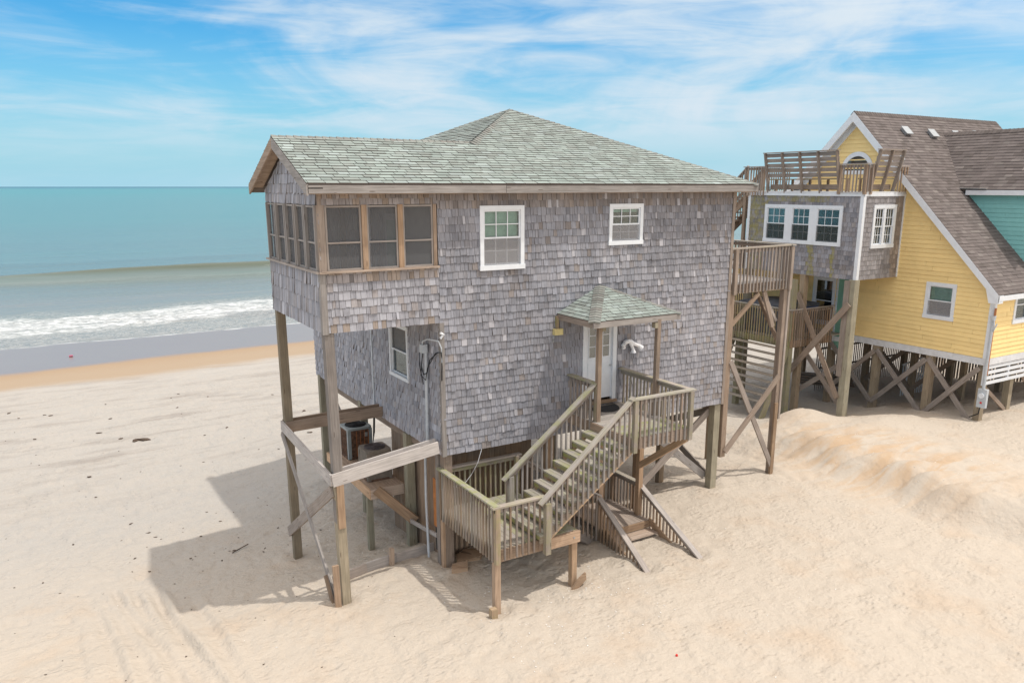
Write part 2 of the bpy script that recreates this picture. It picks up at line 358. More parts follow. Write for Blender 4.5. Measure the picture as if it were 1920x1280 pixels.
def ground(x, y, fine=True):
    x = np.asarray(x, float); y = np.asarray(y, float)
    fade = 1 - sstep(8, 26, y)
    z = np.interp(x, *zip(*GXA)) * (.25 + .75 * fade) * np.where(y > 12, fade, 1) + np.interp(y + .8 * fbm(x * .06, y * .06, 50, 2), *zip(*GYB)) 
    # bulldozed bank of sand in front of the yellow house: scalloped toe, ribbed face
    xe = 13.95 + .35 * np.sin(y * .55 + 1.2) + .22 * np.sin(y * 1.7) + .10 * (y + 2) * -.3
    lat = sstep(-11, -6.5, y) * (1 - .55 * sstep(1.6, 4.5, y))
    face = sstep(0, 1.6, x - xe)
    z = z + (.64 * face - .22 * sstep(2.5, 6, x - xe)) * lat
    rib = 1 - np.abs(np.sin((y * 3.4 + (x - xe) ** 2 * .45 + 1.6 * fbm(x * .4, y * .4, 3, 2)))) ** .6
    md = sstep(.1, .9, x - xe) * (1 - sstep(1.9, 3.6, x - xe)) * sstep(-6, -4.5, y) * (1 - sstep(2.2, 3.2, y))
    z = z - .17 * md * rib
    z = z + .50 * np.exp(-(((x - 17.4) / 1.2) ** 2 + ((y - 2.7) / .95) ** 2)) + .20 * np.exp(-(((x - 19.6) / 1.4) ** 2 + ((y - .6) / 1.2) ** 2))
    z = z + .08 * (face * lat) * fbm(x * .9, y * .9, 9, 2) + .20 * np.exp(-(((x - 21.5) / 2.5) ** 2 + ((y + 4.0) / 1.6) ** 2))
    z = z + .10 * fbm(x * .16, y * .10, 71, 3) * sstep(33, 38, y) * sstep(56, 50, y)
    dry = 1 - sstep(24, 31, y)
    z = z + .13 * fbm(x * .35, y * .35, 21, 3) * dry
    if fine:
        near = dry * (1 - sstep(12, 34, np.hypot(x - 4, y - 2)) * .6)
        n1 = vnoise(x * 3.6, y * 3.6, 31); n2 = vnoise(x * 2.4 + 3, y * 2.4, 37)
        dim = -np.clip(n1 - .64, 0, 1) * .12 - np.clip(n2 - .72, 0, 1) * .12 - np.clip(vnoise(x * 6.1 + y * 1.7, y * 5.2 - x * 1.1, 39) - .64, 0, 1) * .09
        smoothzone = np.exp(-(((x + 3.2) / 1.2) ** 2 + ((y + .5) / 3.5) ** 2))
        z = z + dim * near * (1 - .8 * smoothzone) * (.35 + .9 * vnoise(x * .3, y * .3, 44)) + .03 * fbm(x * 6, y * 6, 61, 2) * near
        # wheel tracks, running off toward the camera at the left
        for k, (ox, amp) in enumerate(((-.85, .035), (-.50, .03), (-.10, .06), (.22, .04), (.55, .06), (-1.3, .025), (1.0, .03))):
            cx = -3.55 + ox + .09 * (y - 2) * -1.0 + .12 * np.sin(y * .55 + k)
            e = np.exp(-((x - cx) / .11) ** 2) - .6 * np.exp(-((x - cx - .2) / .09) ** 2)
            z = z - 1.5 * amp * e * sstep(5.6 - .3 * k, 4.6 - .3 * k, y) * (.6 + .8 * vnoise(x * 0 + k * 5, y * 1.4, 5))
        # long vehicle ruts along the beach
        for yy, am in ((21.5, .03), (22.2, .035), (23.4, .03), (24.2, .02), (18.2, .02), (17.2, .02), (13.5, .015)):
            cy = yy - .14 * (x + 2) + .25 * np.sin(x * .35 + yy)
            z = z - am * np.exp(-((y - cy) / .22) ** 2)
        # buried box edge at the far right
        e = np.exp(-((y + 5.0 + .2 * (x - 16)) / .35) ** 2) * sstep(14.2, 15, x)
        z = z + .10 * e
    for px_, py_ in ((.12, .1), (.12, 3.62), (2.52, -2.26), (4.4, -2.24), (10.74, .14), (13.06, .1), (19.82, 2.78), (22.2, 1.08), (22.2, 3.2), (22.3, -.75), (26.4, -.6), (2.52, 2.02), (1.68, 2.62), (2.6, .2), (7.52, -2.7), (6.08, -2.6), (10.15, 1.6)):
        r2 = (x - px_) ** 2 + (y - py_) ** 2
        z = z - .055 * np.exp(-r2 / .07) + .03 * np.exp(-((np.sqrt(r2) - .42) / .14) ** 2)
    return z
def G(x, y): return float(ground(x, y))
def grid(name, xs, ys, zf, mat, kind='structure'):
    X, Y = np.meshgrid(xs, ys); Z = zf(X, Y); nx, ny = len(xs), len(ys)
    me = bpy.data.meshes.new(name)
    co = np.stack([X, Y, Z], -1).reshape(-1, 3).astype(np.float32)
    idx = np.arange(nx * ny).reshape(ny, nx)
    q = np.stack([idx[:-1, :-1], idx[:-1, 1:], idx[1:, 1:], idx[1:, :-1]], -1).reshape(-1, 4)
    me.vertices.add(len(co)); me.vertices.foreach_set('co', co.ravel())
    me.loops.add(q.size); me.loops.foreach_set('vertex_index', q.ravel().astype(np.int32))
    me.polygons.add(len(q)); me.polygons.foreach_set('loop_start', np.arange(0, q.size, 4, dtype=np.int32))
    me.polygons.foreach_set('use_smooth', np.ones(len(q), bool))
    me.update(calc_edges=True); me.validate(); me.materials.append(mat)
    o = bpy.data.objects.new(name, me); COL.objects.link(o); o['kind'] = kind
    return o
def geo(a, b, first, ratio):
    out = []; s = first; x = a
    sg = 1 if b > a else -1
    while (b - x) * sg > 0: x += sg * s; s *= ratio; out.append(x)
    return np.array(out)

# sand material
mt, t, b = newmat('beach_sand')
geo_ = N(t, 'ShaderNodeNewGeometry'); P = geo_.outputs['Position']
sp = N(t, 'ShaderNodeSeparateXYZ'); t.links.new(P, sp.inputs[0])
wob = noise(t, P, .12, 3)
ys_ = mth(t, 'ADD', sp.outputs[1], mth(t, 'MULTIPLY', mth(t, 'SUBTRACT', wob, .5), 3.0))
# shoreline bands bend a little with x
ysx = mth(t, 'SUBTRACT', ys_, mth(t, 'MULTIPLY', sp.outputs[0], .06))
nb = noise(t, P, .55, 6, .6); nf = noise(t, P, 9, 6, .7); nm = noise(t, P, 2.2, 5, .6)
warm = (.53, .462, .385); pale = (.42, .397, .367)
c = mix(t, maprange(t, ys_, 2.0, 9.0), warm, pale)
c = mix(t, maprange(t, nb, .42, .70), c, (.66, .46, .29)) if False else c
# orange patches on the dry sand near the camera and on the mound
op = mth(t, 'MULTIPLY', maprange(t, nb, .52, .70, 0, .42), maprange(t, ys_, 8, 4))
c = mix(t, op, c, (.50, .355, .235))
bk = N(t, 'ShaderNodeVectorMath', operation='DISTANCE'); t.links.new(mapping(t, P, (1, .62, 0)), bk.inputs[0]); bk.inputs[1].default_value = (15.9, -.9, 0)
bkm = mth(t, 'MULTIPLY', maprange(t, bk.outputs['Value'], 1.0, 3.2, 1, 0, True), maprange(t, noise(t, mapping(t, P, (.7, 2.4, 1), (0, 0, R(12))), .9, 4, .55, .6), .42, .60, 0, .75))
c = mix(t, bkm, c, (.50, .335, .195))
c = mix(t, maprange(t, nm, .35, .75, 0, .25), c, (.55, .475, .395))
dk = mth(t, 'MULTIPLY', maprange(t, noise(t, mapping(t, P, (.25, 1.3, 1), (0, 0, R(-7))), .9, 7, .72), .50, .66, 0, .75), maprange(t, ys_, 9, 15))
c = mix(t, dk, c, (.30, .27, .245))
c = mix(t, maprange(t, mth(t, 'ADD', ysx, mth(t, 'MULTIPLY', mth(t, 'SUBTRACT', noise(t, mapping(t, P, (.5, 2.2, 1)), .8, 6, .65), .5), 2.6)), 28.0, 30.2, 0, 1, True), c, (.375, .285, .20))
c = mix(t, maprange(t, ysx, 31.5, 34.6, 0, .5, True), c, (.34, .225, .135))
wet = maprange(t, ysx, 33.6, 34.9, 0, 1, True)
c = mix(t, wet, c, (.24, .195, .175))
c = mix(t, maprange(t, nf, .3, .8, 0, .22), c, (.33, .265, .205))
t.links.new(c, b.inputs['Base Color'])
t.links.new(maprange(t, wet, 0, 1, .95, .28), b.inputs['Roughness'])
t.links.new(maprange(t, wet, 0, 1, .15, .55), b.inputs['Specular IOR Level'])
vor = N(t, 'ShaderNodeTexVoronoi', feature='SMOOTH_F1'); vor.inputs['Scale'].default_value = 6.5; t.links.new(mapping(t, P, (1, 1.5, 1), (0, 0, R(20))), vor.inputs['Vector'])
vd = maprange(t, vor.outputs['Distance'], .05, .42)
sel = maprange(t, noise(t, P, 1.3, 4, .6), .40, .62)
hb = mth(t, 'ADD', mth(t, 'MULTIPLY', noise(t, P, 11, 5, .65), .55), mth(t, 'ADD', mth(t, 'MULTIPLY', noise(t, P, 45, 3), .12), mth(t, 'MULTIPLY', mth(t, 'MULTIPLY', vd, sel), .55)))
bp = N(t, 'ShaderNodeBump'); bp.inputs['Distance'].default_value = .085
t.links.new(mth(t, 'MULTIPLY', maprange(t, ys_, 25, 31, .65, .02), maprange(t, bk.outputs['Value'], 1.5, 3.6, .35, 1)), bp.inputs['Strength'])
t.links.new(hb, bp.inputs['Height']); t.links.new(bp.outputs[0], b.inputs['Normal'])
M['sand'] = mt
xs = np.concatenate([geo(-9, -4000, .12, 1.13)[::-1], np.arange(-9, 8, .055), np.arange(8, 20, .075), np.arange(20, 30, .14), geo(30, 4000, .15, 1.13)])
ys = np.concatenate([geo(-9.5, -4000, .12, 1.13)[::-1], np.arange(-9.5, 10, .075), np.arange(10, 32, .12), np.arange(32, 62, .4), geo(62, 600, .6, 1.3)])
ground_ob = grid('sand_ground', xs, ys, ground, M['sand'])
tag(ground_ob, 'pale dry beach sand with footprints and wheel tracks around the houses', 'sand')

# sea
SEA = -1.8
mt, t, b = newmat('sea_water')
geo_ = N(t, 'ShaderNodeNewGeometry'); P = geo_.outputs['Position']
sp = N(t, 'ShaderNodeSeparateXYZ'); t.links.new(P, sp.inputs[0]); X_, Y_ = sp.outputs[0], sp.outputs[1]
mid = mix(t, maprange(t, Y_, 55, 95), (.235, .235, .22), (.13, .19, .19))
mid = mix(t, maprange(t, Y_, 95, 260), mid, (.095, .20, .185))
mid = mix(t, maprange(t, Y_, 260, 1500), mid, (.06, .215, .19))
mid = mix(t, maprange(t, Y_, 2500, 9000), mid, (.01, .06, .09))
band = noise(t, mapping(t, P, (.012, .05, 1), (0, 0, R(-4))), 1.0, 5, .6)
mid = mix(t, maprange(t, band, .45, .68, 0, .35), mid, (.12, .23, .215))
crest = mth(t, 'MULTIPLY', maprange(t, sp.outputs[2], SEA + .50, SEA + .95, 0, 1), maprange(t, Y_, 140, 110))
mid = mix(t, mth(t, 'MULTIPLY', crest, .85), mid, (.115, .13, .095))  # olive painted on the crest for light passing through thin water
# foam
yw = mth(t, 'ADD', mth(t, 'SUBTRACT', Y_, mth(t, 'MULTIPLY', X_, .10)), mth(t, 'MULTIPLY', mth(t, 'SUBTRACT', noise(t, P, .13, 6, .6), .5), 13.0))
f1 = mth(t, 'MULTIPLY', maprange(t, yw, 48.0, 50.5, 0, 1, True), maprange(t, yw, 57.6, 56.2, 0, 1, True))
f2 = mth(t, 'MULTIPLY', maprange(t, yw, 43, 44.5, .45, 1), maprange(t, yw, 62, 57, 0, .42, True))
lace = noise(t, mapping(t, P, (.6, 1.3, 1)), 1.1, 9, .72, 1.6)
lace2 = noise(t, mapping(t, P, (1.5, 3.5, 1)), 1.2, 8, .75, .8)
f1 = mth(t, 'MULTIPLY', f1, maprange(t, lace, .38, .58, .10, 1))
fo = mth(t, 'MULTIPLY', f1, maprange(t, lace2, .40, .56, .12, 1))
ff = mth(t, 'MULTIPLY', mth(t, 'MULTIPLY', f2, maprange(t, mth(t, 'ABSOLUTE', mth(t, 'SUBTRACT', lace, .5)), .045, .0, 0, 1)), .8)
da = N(t, 'ShaderNodeAttribute', attribute_name='depth')
edge_ = mth(t, 'MULTIPLY', maprange(t, mth(t, 'ADD', da.outputs['Fac'], mth(t, 'MULTIPLY', mth(t, 'SUBTRACT', lace2, .5), .03)), .030, .006, 0, 1), mth(t, 'MULTIPLY', maprange(t, Y_, 55, 50), maprange(t, noise(t, P, .5, 4), .42, .62, .08, .65)))
foam = mth(t, 'MAXIMUM', mth(t, 'MAXIMUM', fo, ff), edge_)
t.links.new(mix(t, foam, mid, (.83, .85, .86)), b.inputs['Base Color'])
t.links.new(maprange(t, foam, 0, 1, .22, .9), b.inputs['Roughness'])
b.inputs['IOR'].default_value = 1.33; b.inputs['Specular IOR Level'].default_value = .22
wn = noise(t, mapping(t, P, (.5, 1.4, 1)), 1.0, 7, .6); wn2 = noise(t, mapping(t, P, (.06, .2, 1)), 1.0, 5, .6)
bp = N(t, 'ShaderNodeBump'); bp.inputs['Distance'].default_value = .5; bp.inputs['Strength'].default_value = .35
hh = mth(t, 'ADD', mth(t, 'ADD', mth(t, 'MULTIPLY', wn, .45), mth(t, 'MULTIPLY', wn2, 1.6)), mth(t, 'MULTIPLY', foam, .35))
t.links.new(hh, bp.inputs['Height']); t.links.new(bp.outputs[0], b.inputs['Normal'])
M['sea'] = mt
def seaz(x, y):
    z = SEA + 0 * x
    yc = 85.5 - .07 * x + 2.5 * fbm(x * .05, y * .02, 4, 3)
    d = y - yc
    z = z + .95 * np.exp(-np.where(d < 0, (d / 1.3) ** 2, (d / 3.6) ** 2)) * (.50 + .9 * sstep(-30, 25, x) + .5 * fbm(x * .11, y * 0, 41, 3))
    z = z + .16 * np.exp(-((y - 110 - 4 * fbm(x * .03, y * 0, 8, 2)) / 3.5) ** 2) + .12 * np.exp(-((y - 66) / 2) ** 2)
    z = z + .10 * fbm(x * .12, y * .35, 12, 4) * sstep(44, 60, y)
    z = z + .16 * sstep(48, 51, y) * sstep(60, 56, y) * (.5 + fbm(x * .7, y * 1.2, 77, 4)) * 1.2
    z = z - .02 * sstep(45.5, 43, y + 2.0 * fbm(x * .12, y * 0, 66, 3))
    return z
xs = np.concatenate([geo(-45, -40000, 1.0, 1.2)[::-1], np.arange(-45, 75, .4), geo(75, 40000, 1.0, 1.2)])
ys = np.concatenate([np.arange(36, 62, .16), np.arange(62, 120, .35), geo(120, 40000, .8, 1.08)])
sea = grid('sea', xs, ys, seaz, M['sea'])
_co = np.empty(len(sea.data.vertices) * 3, np.float32); sea.data.vertices.foreach_get('co', _co); _co = _co.reshape(-1, 3)
_da = sea.data.attributes.new('depth', 'FLOAT', 'POINT'); _da.data.foreach_set('value', (_co[:, 2] - ground(_co[:, 0], _co[:, 1])).astype(np.float32))
tag(sea, 'teal sea with one swell and a band of white surf at the shore', 'sea')

# ================================================================= shared builders
Z3 = (0, 0, 1)
def window(parent, F, u0, u1, v0, v1, trim=.09, cols=3, rows=2, blind=None, lower='screenpale', upper='glass', mull=(), label=None, bdrop=1.0, tmat='white', proud=.045, depth=.12):
    """trim frame = part; sash, muntin, pane, blind = sub-parts. mull: extra vertical splits (centre, width)"""
    w = MB(); P = F.P
    def bar(q, a, b, c_, d, n0, n1, col=None):
        slab(q, F, [(a, c_), (b, c_), (b, d), (a, d)], n0, n1, col or tone(.55, 0, 0, .03))
    bar(w, u0, u1, v1 - trim, v1, -.03, proud); bar(w, u0 - .015, u1 + .015, v0 - .012, v0 + trim, -.03, proud + .012)
    bar(w, u0, u0 + trim, v0 + trim, v1 - trim, -.03, proud); bar(w, u1 - trim, u1, v0 + trim, v1 - trim, -.03, proud)
    spans = []; a = u0 + trim
    for mc, mw in mull:
        bar(w, mc - mw / 2, mc + mw / 2, v0 + trim, v1 - trim, -.03, proud - .004); spans.append((a, mc - mw / 2)); a = mc + mw / 2
    spans.append((a, u1 - trim))
    W_ = w.build('window', M[tmat], parent)
    if label: W_['label'] = label
    vm = (v0 + v1) / 2
    for (a, b) in spans:
        s = MB(); mu = MB(); t_ = .035
        for k, (c_, d, n) in enumerate(((v0 + trim, vm + .02, -.02), (vm - .02, v1 - trim, .005))):
            bar(s, a, b, c_, c_ + t_, n - .03, n + .012); bar(s, a, b, d - t_, d, n - .03, n + .012)
            bar(s, a, a + t_, c_ + t_, d - t_, n - .03, n + .012); bar(s, b - t_, b, c_ + t_, d - t_, n - .03, n + .012)
            ww = (b - a - 2 * t_); hh_ = d - c_ - 2 * t_
            for i in range(1, cols): x = a + t_ + ww * i / cols; bar(mu, x - .009, x + .009, c_ + t_, d - t_, n - .016, n + .004)
            for i in range(1, rows): z = c_ + t_ + hh_ * i / rows; bar(mu, a + t_, b - t_, z - .009, z + .009, n - .0155, n + .0035)
        s.build('sash', M[tmat], W_)
        if cols > 1 or rows > 1: mu.build('muntin', M[tmat], W_)
        for k, (c_, d, n, mm) in enumerate(((v0 + trim, vm, -.022, 'glass'), (vm, v1 - trim, .003, upper))):
            q = MB(); bar(q, a + .01, b - .01, c_ + .01, d - .01, n - .011, n - .008); q.build('pane', M[mm], W_)
        if lower:
            q = MB(); bar(q, a + .01, b - .01, v0 + trim, vm, .008, .010); q.build('insect_screen', M[lower], W_)
        if blind:
            q = MB(); bt = v1 - trim; bb = bt - (bt - v0 - trim) * bdrop
            if blind == 'slats':
                z = bt
                while z > bb: q.prism([P(a + .02, z, -.066), P(a + .02, z - .056, -.050), P(a + .02, z - .058, -.053), P(a + .02, z - .002, -.069)], F.u * (b - a - .04), tone(.5, 0)); z -= .05
                q.build('blind', M['blind'], W_)
            else:
                bar(q, a + .02, b - .02, bb, bt, -.075, -.07); q.build('blind', M[blind], W_)
        # near-black panel painted as the dimness of the room behind
        q = MB(); bar(q, a - .02, b + .02, v0 + .02, v1 - .02, -depth - .5, -depth - .49); q.build('dark_room_panel', M['dark'], W_)
    return W_
def wallshingles(name, parent, F, poly, holes, tf, expo=.160, wid=(.055, .15), thick=.021, jit=.011, skew=.0025, mat='shingle', sheath=True, label=None, vstart=None, edgec=None):
    q = MB(); tiles(q, F, poly, expo, wid, thick, tf, holes, .006, jit, 0, skew, vstart, edgec or ((.0, .3, 0, 1) if mat == 'shingle' else None))  # dark edges and backing paint the shade lines between shingles
    if sheath:
        u0, u1 = min(p[0] for p in poly), max(p[0] for p in poly); v0, v1 = min(p[1] for p in poly), max(p[1] for p in poly)
        if len(poly) == 4 and abs(poly[0][1] - poly[1][1]) < 1e-6 and abs(poly[2][1] - poly[3][1]) < 1e-6 and abs(poly[1][0] - poly[2][0]) < 1e-6:
            for (a, b, c_, d) in rects_minus(u0, u1, v0, v1, holes): slab(q, F, [(a, c_), (b, c_), (b, d), (a, d)], -.10, -.003, (.05, .3, 0, 1))
        else: slab(q, F, poly, -.10, -.003, (.05, .3, 0, 1))
    o = q.build(name, M[mat], parent)
    if label: o['label'] = label
    return o
def wt(u, v):     # weathered wall shingle tone
    n = float(fbm(np.array(u * .7), np.array(v * .9), 5, 3))
    r = random.random(); b = .45 + .55 * n + random.gauss(0, .088)
    h = abs(random.gauss(.03, .035)) + max(0, (u - 6) * .008)
    b -= .10 * (v - 5.2) / 3
    if v > 7.78: h = max(h, random.uniform(.15, .34))
    for (sa, sb, sz) in ((3.4, 4.6, 6.5), (6.8, 7.9, 6.9), (5.3, 5.8, 5.2)):
        if sa < u < sb and sz - 1.3 < v < sz and random.random() < .30 * (1 - (sz - v) / 1.3): b -= .16; h = max(h, .18)
    if r < .035: h = .9; b = random.uniform(.45, .75)
    elif r < .075: h = .26; b -= .05
    if random.random() < .12: b -= .13
    return (min(1, max(0, b)), min(1, h), 0, 1)
def wt_porch(u, v):
    r = random.random(); b = .55 + random.gauss(0, .12); h = .05
    if v > 6.25: h = .42 if r < .35 else .22
    elif r < .30: h = .95; b = .5
    elif r < .40: h = .2
    if v < 5.6 and r > .8: h = .4
    return (min(1, max(0, b)), h, 0, 1)
def wt_side(u, v):
    r = random.random(); return (min(1, max(0, .66 + random.gauss(0, .13))), .95 if r < .05 else abs(random.gauss(.06, .05)), 0, 1)
def rooft(u, v):
    n = float(fbm(np.array(u * 1.1), np.array(v * 1.5), 15, 3)); r = random.random()
    b = .50 + .25 * n + random.gauss(0, .075); h = random.uniform(0, .06)
    if r < .14: h = 1.0
    elif r < .40: h = .12; b -= .05
    return (min(1, max(0, b)), h, 0.10, 1)
def ridgecap(parent, a, b, w=.30, step=.15, mat='roofa', hue=.28, lift=.012, fold=.10, name='ridge_cap'):
    q = MB(); a = Vector(a); b = Vector(b); L = (b - a).length; d = (b - a) / L
    side = d.cross(Vector(Z3)).normalized(); n = side.cross(d).normalized(); k = 0; s_ = 0
    while s_ < L - .01:
        e = min(L, s_ + step * 1.15); c = tone(.5, hue, .2, .15, .1)
        h0, h1 = lift + .014 + random.uniform(0, .006), lift
        P0, P1 = a + d * s_, a + d * e
        for sg in (-1, 1):
            A = [P0 + n * h0, P1 + n * h1, P1 + side * sg * w / 2 + n * (h1 - fold * w), P0 + side * sg * w / 2 + n * (h0 - fold * w)]
            B = [p - n * .03 for p in A]; uvs = [(s_, 0), (e, 0), (e, w), (s_, w)]
            if sg > 0: q.face(A, uvs, c); 
            else: q.face(A[::-1], uvs, c)
            for i, j in ((0, 3), (2, 3), (1, 2)): q.face([A[i], A[j], B[j], B[i]], uvs, (c[0] * .8, c[1], c[2], 1))
        s_ += step
    return q.build(name, M[mat], parent)
RC_ = 0
def railing(parent, a, b, za, zb, ba, bb, side=(0, 0, 0), capw=.14, spacing=.125, th=.036, sub=True, h=.12, mo=0.0, label=None, bstart=.07, bend=.07, capmo=None, capext=.06, bal_h=None, nosub=False):
    """a,b plan points; za,zb cap height at ends; ba,bb baluster foot height. side: outward offset of balusters"""
    A = Vector((a[0], a[1], za)); B = Vector((b[0], b[1], zb)); d = B - A; L = Vector((d.x, d.y, 0)).length; dh = Vector((d.x, d.y, 0)) / L
    sd = Vector(side); q = MB()
    capmo = mo if capmo is None else capmo
    global RC_; RC_ = (RC_ + 1) % 7; dz_ = Vector((0, 0, .0022 * RC_))
    q.beam(A + dz_, B + dz_, capw, .036, Z3, tone(.82, .14, capmo * .62, .06), ext=capext)
    o1 = sd * .0
    q.beam(A - Vector((0, 0, .075)) + o1, B - Vector((0, 0, .075)) + o1, .038, .085, Z3, tone(.45, .22, mo, .08))
    R_ = q.build('railing', M['wood'], parent)
    if label: R_['label'] = label
    n = max(1, int((L - bstart - bend) / spacing)); 
    for i in range(n + 1):
        s_ = bstart + (L - bstart - bend) * i / max(1, n)
        k = s_ / L; p = A + d * k
        zt = p.z - .022; z0 = ba + (bb - ba) * k
        off = sd * .038 + dh * random.uniform(-.004, .004)
        lean = dh * random.uniform(-.006, .006)
        x = Vector((p.x, p.y, 0)) + off
        hh = bal_h if bal_h is not None else h
        q = MB(); q.beam((x.x, x.y, z0 + random.uniform(-.01, .01)), (x.x + lean.x, x.y + lean.y, zt), th, th, (dh.x, dh.y, 0), tone(.42, hh * .8, mo, .19, .14)); q.build('baluster', M['wood'], R_)
    return R_
def planks(name, parent, x0, x1, y0, y1, z, th=.036, along='x', w=.14, h=.15, mo=0.0, mofn=None, mat='wood', label=None):
    q = MB(); k = y0 if along == 'x' else x0; e = y1 if along == 'x' else x1
    while k < e - .02:
        k2 = min(e, k + w - .006)
        mm = mofn((x0 + x1) / 2 if along == 'x' else k, k if along == 'x' else (y0 + y1) / 2) if mofn else mo
        c = tone(.72, h * .7, mm, .12, .06)
        if along == 'x': q.box(x0, x1, k, k2, z - th, z, c)
        else: q.box(k, k2, y0, y1, z - th, z, c)
        k += w
    o = q.build(name, M[mat], parent)
    if label: o['label'] = label
    return o
def post(parent, x, y, z0, z1, s=.095, h=.3, b=.5, mo=0.0, name='post', lean=(0, 0), label=None):
    q = MB(); q.beam((x, y, z0), (x + lean[0], y + lean[1], z1), s, s, (0, 1, 0), tone(b, h, mo, .06)); o = q.build(name, M['wood'], parent)
    if label: o['label'] = label
    return o
def brace(parent, a, b, w=.045, h=.19, upv=Z3, hue=.15, br=.45, name='brace', label=None):
    q = MB(); q.beam(a, b, w, h, upv, tone(br, hue, 0, .08)); o = q.build(name, M['wood'], parent)
    if label: o['label'] = label
    return o

# ================================================================= GREY SHINGLED HOUSE
H = thing('beach_house', 'tall grey cedar shingled beach house on wooden piles with sage green hip roof', 'house', (6.6, 4.4, 0))
WX1, WX2, WY2, ZB, ZT, ZP = 2.47, 10.86, 9.1, 2.50, 8.14, 5.44
FA = Frame((0, 0, 0), (1, 0, 0), Z3, (0, -1, 0))
FL = Frame((WX1, 0, 0), (0, -1, 0), Z3, (-1, 0, 0))           # u = -y
FP = Frame((0, 0, 0), (0, -1, 0), Z3, (-1, 0, 0))
FR = Frame((WX2, 0, 0), (0, 1, 0), Z3, (1, 0, 0))
FB = Frame((0, WY2, 0), (-1, 0, 0), Z3, (0, 1, 0))
bigw = (3.44, 4.53, 6.49, 7.83); smw = (6.84, 7.84, 6.90, 7.83); door = (6.16, 7.16, 3.14, 5.24)
porchw = (.13, 2.37, 6.62, 7.86)
wallshingles('wall', H, FA, [(WX1, ZB), (WX2, ZB), (WX2, ZT), (WX1, ZT)], [bigw, smw, door], wt, label='long front wall of weathered grey cedar shingles')
wallshingles('wall', H, FA, [(.0, ZP), (WX1 - .004, ZP), (WX1 - .004, ZT), (.0, ZT)], [(0.02, WX1, 6.60, 7.88)], wt_porch, vstart=ZP, label='lighter brown stained shingles round the screened porch')
wallshingles('wall', H, FL, [(-WY2, ZB), (-.02, ZB), (-.02, ZP + .1), (-WY2, ZP + .1)], [(-2.80, -1.68, 3.80, 5.10)], wt_side, label='narrow shingles on the recessed lower side wall')
wallshingles('wall', H, FL, [(-WY2, ZP), (-3.78, ZP), (-3.78, ZT), (-WY2, ZT)], [], wt_side)
wallshingles('wall', H, FR, [(.02, ZB), (WY2, ZB), (WY2, ZT), (.02, ZT)], [], wt_side)
wallshingles('wall', H, FB, [(-WX2, ZB), (-WX1, ZB), (-WX1, ZT), (-WX2, ZT)], [], wt_side)
# porch side: knee wall + gable
wallshingles('wall', H, FP, [(-3.76, ZP), (-.02, ZP), (-.02, 6.60), (-3.76, 6.60)], [], wt_side, expo=.30, wid=(.06, .15))
wallshingles('wall', H, FP, [(-3.76, 7.88), (-.02, 7.88), (-.02, ZT), (-1.88, ZT + .81), (-3.76, ZT)], [], wt_side, expo=.20, label='shingled porch gable')
# inner back wall of the porch, seen through the screens
FI = Frame((0, 3.66, 0), (1, 0, 0), Z3, (0, -1, 0))
wallshingles('wall', H, FI, [(.1, 5.60), (WX1 - .1, 5.60), (WX1 - .1, ZT - .1), (.1, ZT - .1)], [], lambda u, v: (min(1, .9 + random.gauss(0, .1)), .9, 0, 1), expo=.2)
PD = bx('porch_door', 'white', H, 2.37, 2.42, 1.72, 2.62, 5.6, 7.62)
bx('pane', 'shade', PD, 2.355, 2.368, 1.86, 2.48, 5.8, 7.48)
bx('porch_post_inner', 'wood', H, 1.62, 1.74, 3.50, 3.60, 5.6, 8.0, c=(.3, .4, 0, 1))
wallshingles('wall', H, Frame((WX1 - .04, 0, 0), (0, -1, 0), Z3, (-1, 0, 0)), [(-3.6, 5.6), (-1.7, 5.6), (-1.7, 8.0), (-3.6, 8.0)], [], lambda u, v: (min(1, .9 + random.gauss(0, .1)), .9, 0, 1), expo=.2)
bx('wall', 'tile', H, WX1 - .10, WX1 - .02, .1, 1.7, 5.6, 8.0)
bx('porch_floor', 'wood', H, .02, WX1 - .02, .02, 3.74, ZP + .01, 5.58, c=(.45, .35, 0, 1))
bx('porch_ceiling', 'wood', H, .02, WX1 - .02, .02, 3.74, 8.02, 8.06, c=(.45, .35, 0, 1))
bx('floor', 'wood', H, WX1 + .03, WX2 - .03, .03, WY2 - .03, ZB + .03, ZB + .22, c=(.3, .4, 0, 1))
bx('floor', 'wood', H, WX1 + .12, WX2 - .12, .12, WY2 - .12, 5.45, 5.6, c=(.3, .4, 0, 1))
for x in (2.6, 5.3, 8.1, 10.7): bm_('girder', 'wood', H, (x, .05, ZB - .10), (x, WY2 - .05, ZB - .10), .1, .26, c=tone(.35, .35))
# corner boards
for (x, y, z0, z1, s, hh) in ((.03, .03, ZP - .02, 6.6, .12, .05), (WX1 + .035, .015, ZB - .02, ZP, .10, .0), (WX2 - .02, .01, ZB - .02, ZT, .09, .25), (.03, 3.74, ZP, 6.6, .08, .1)):
    post(H, x, y, z0, z1, s, hh, .42, name='corner_board')
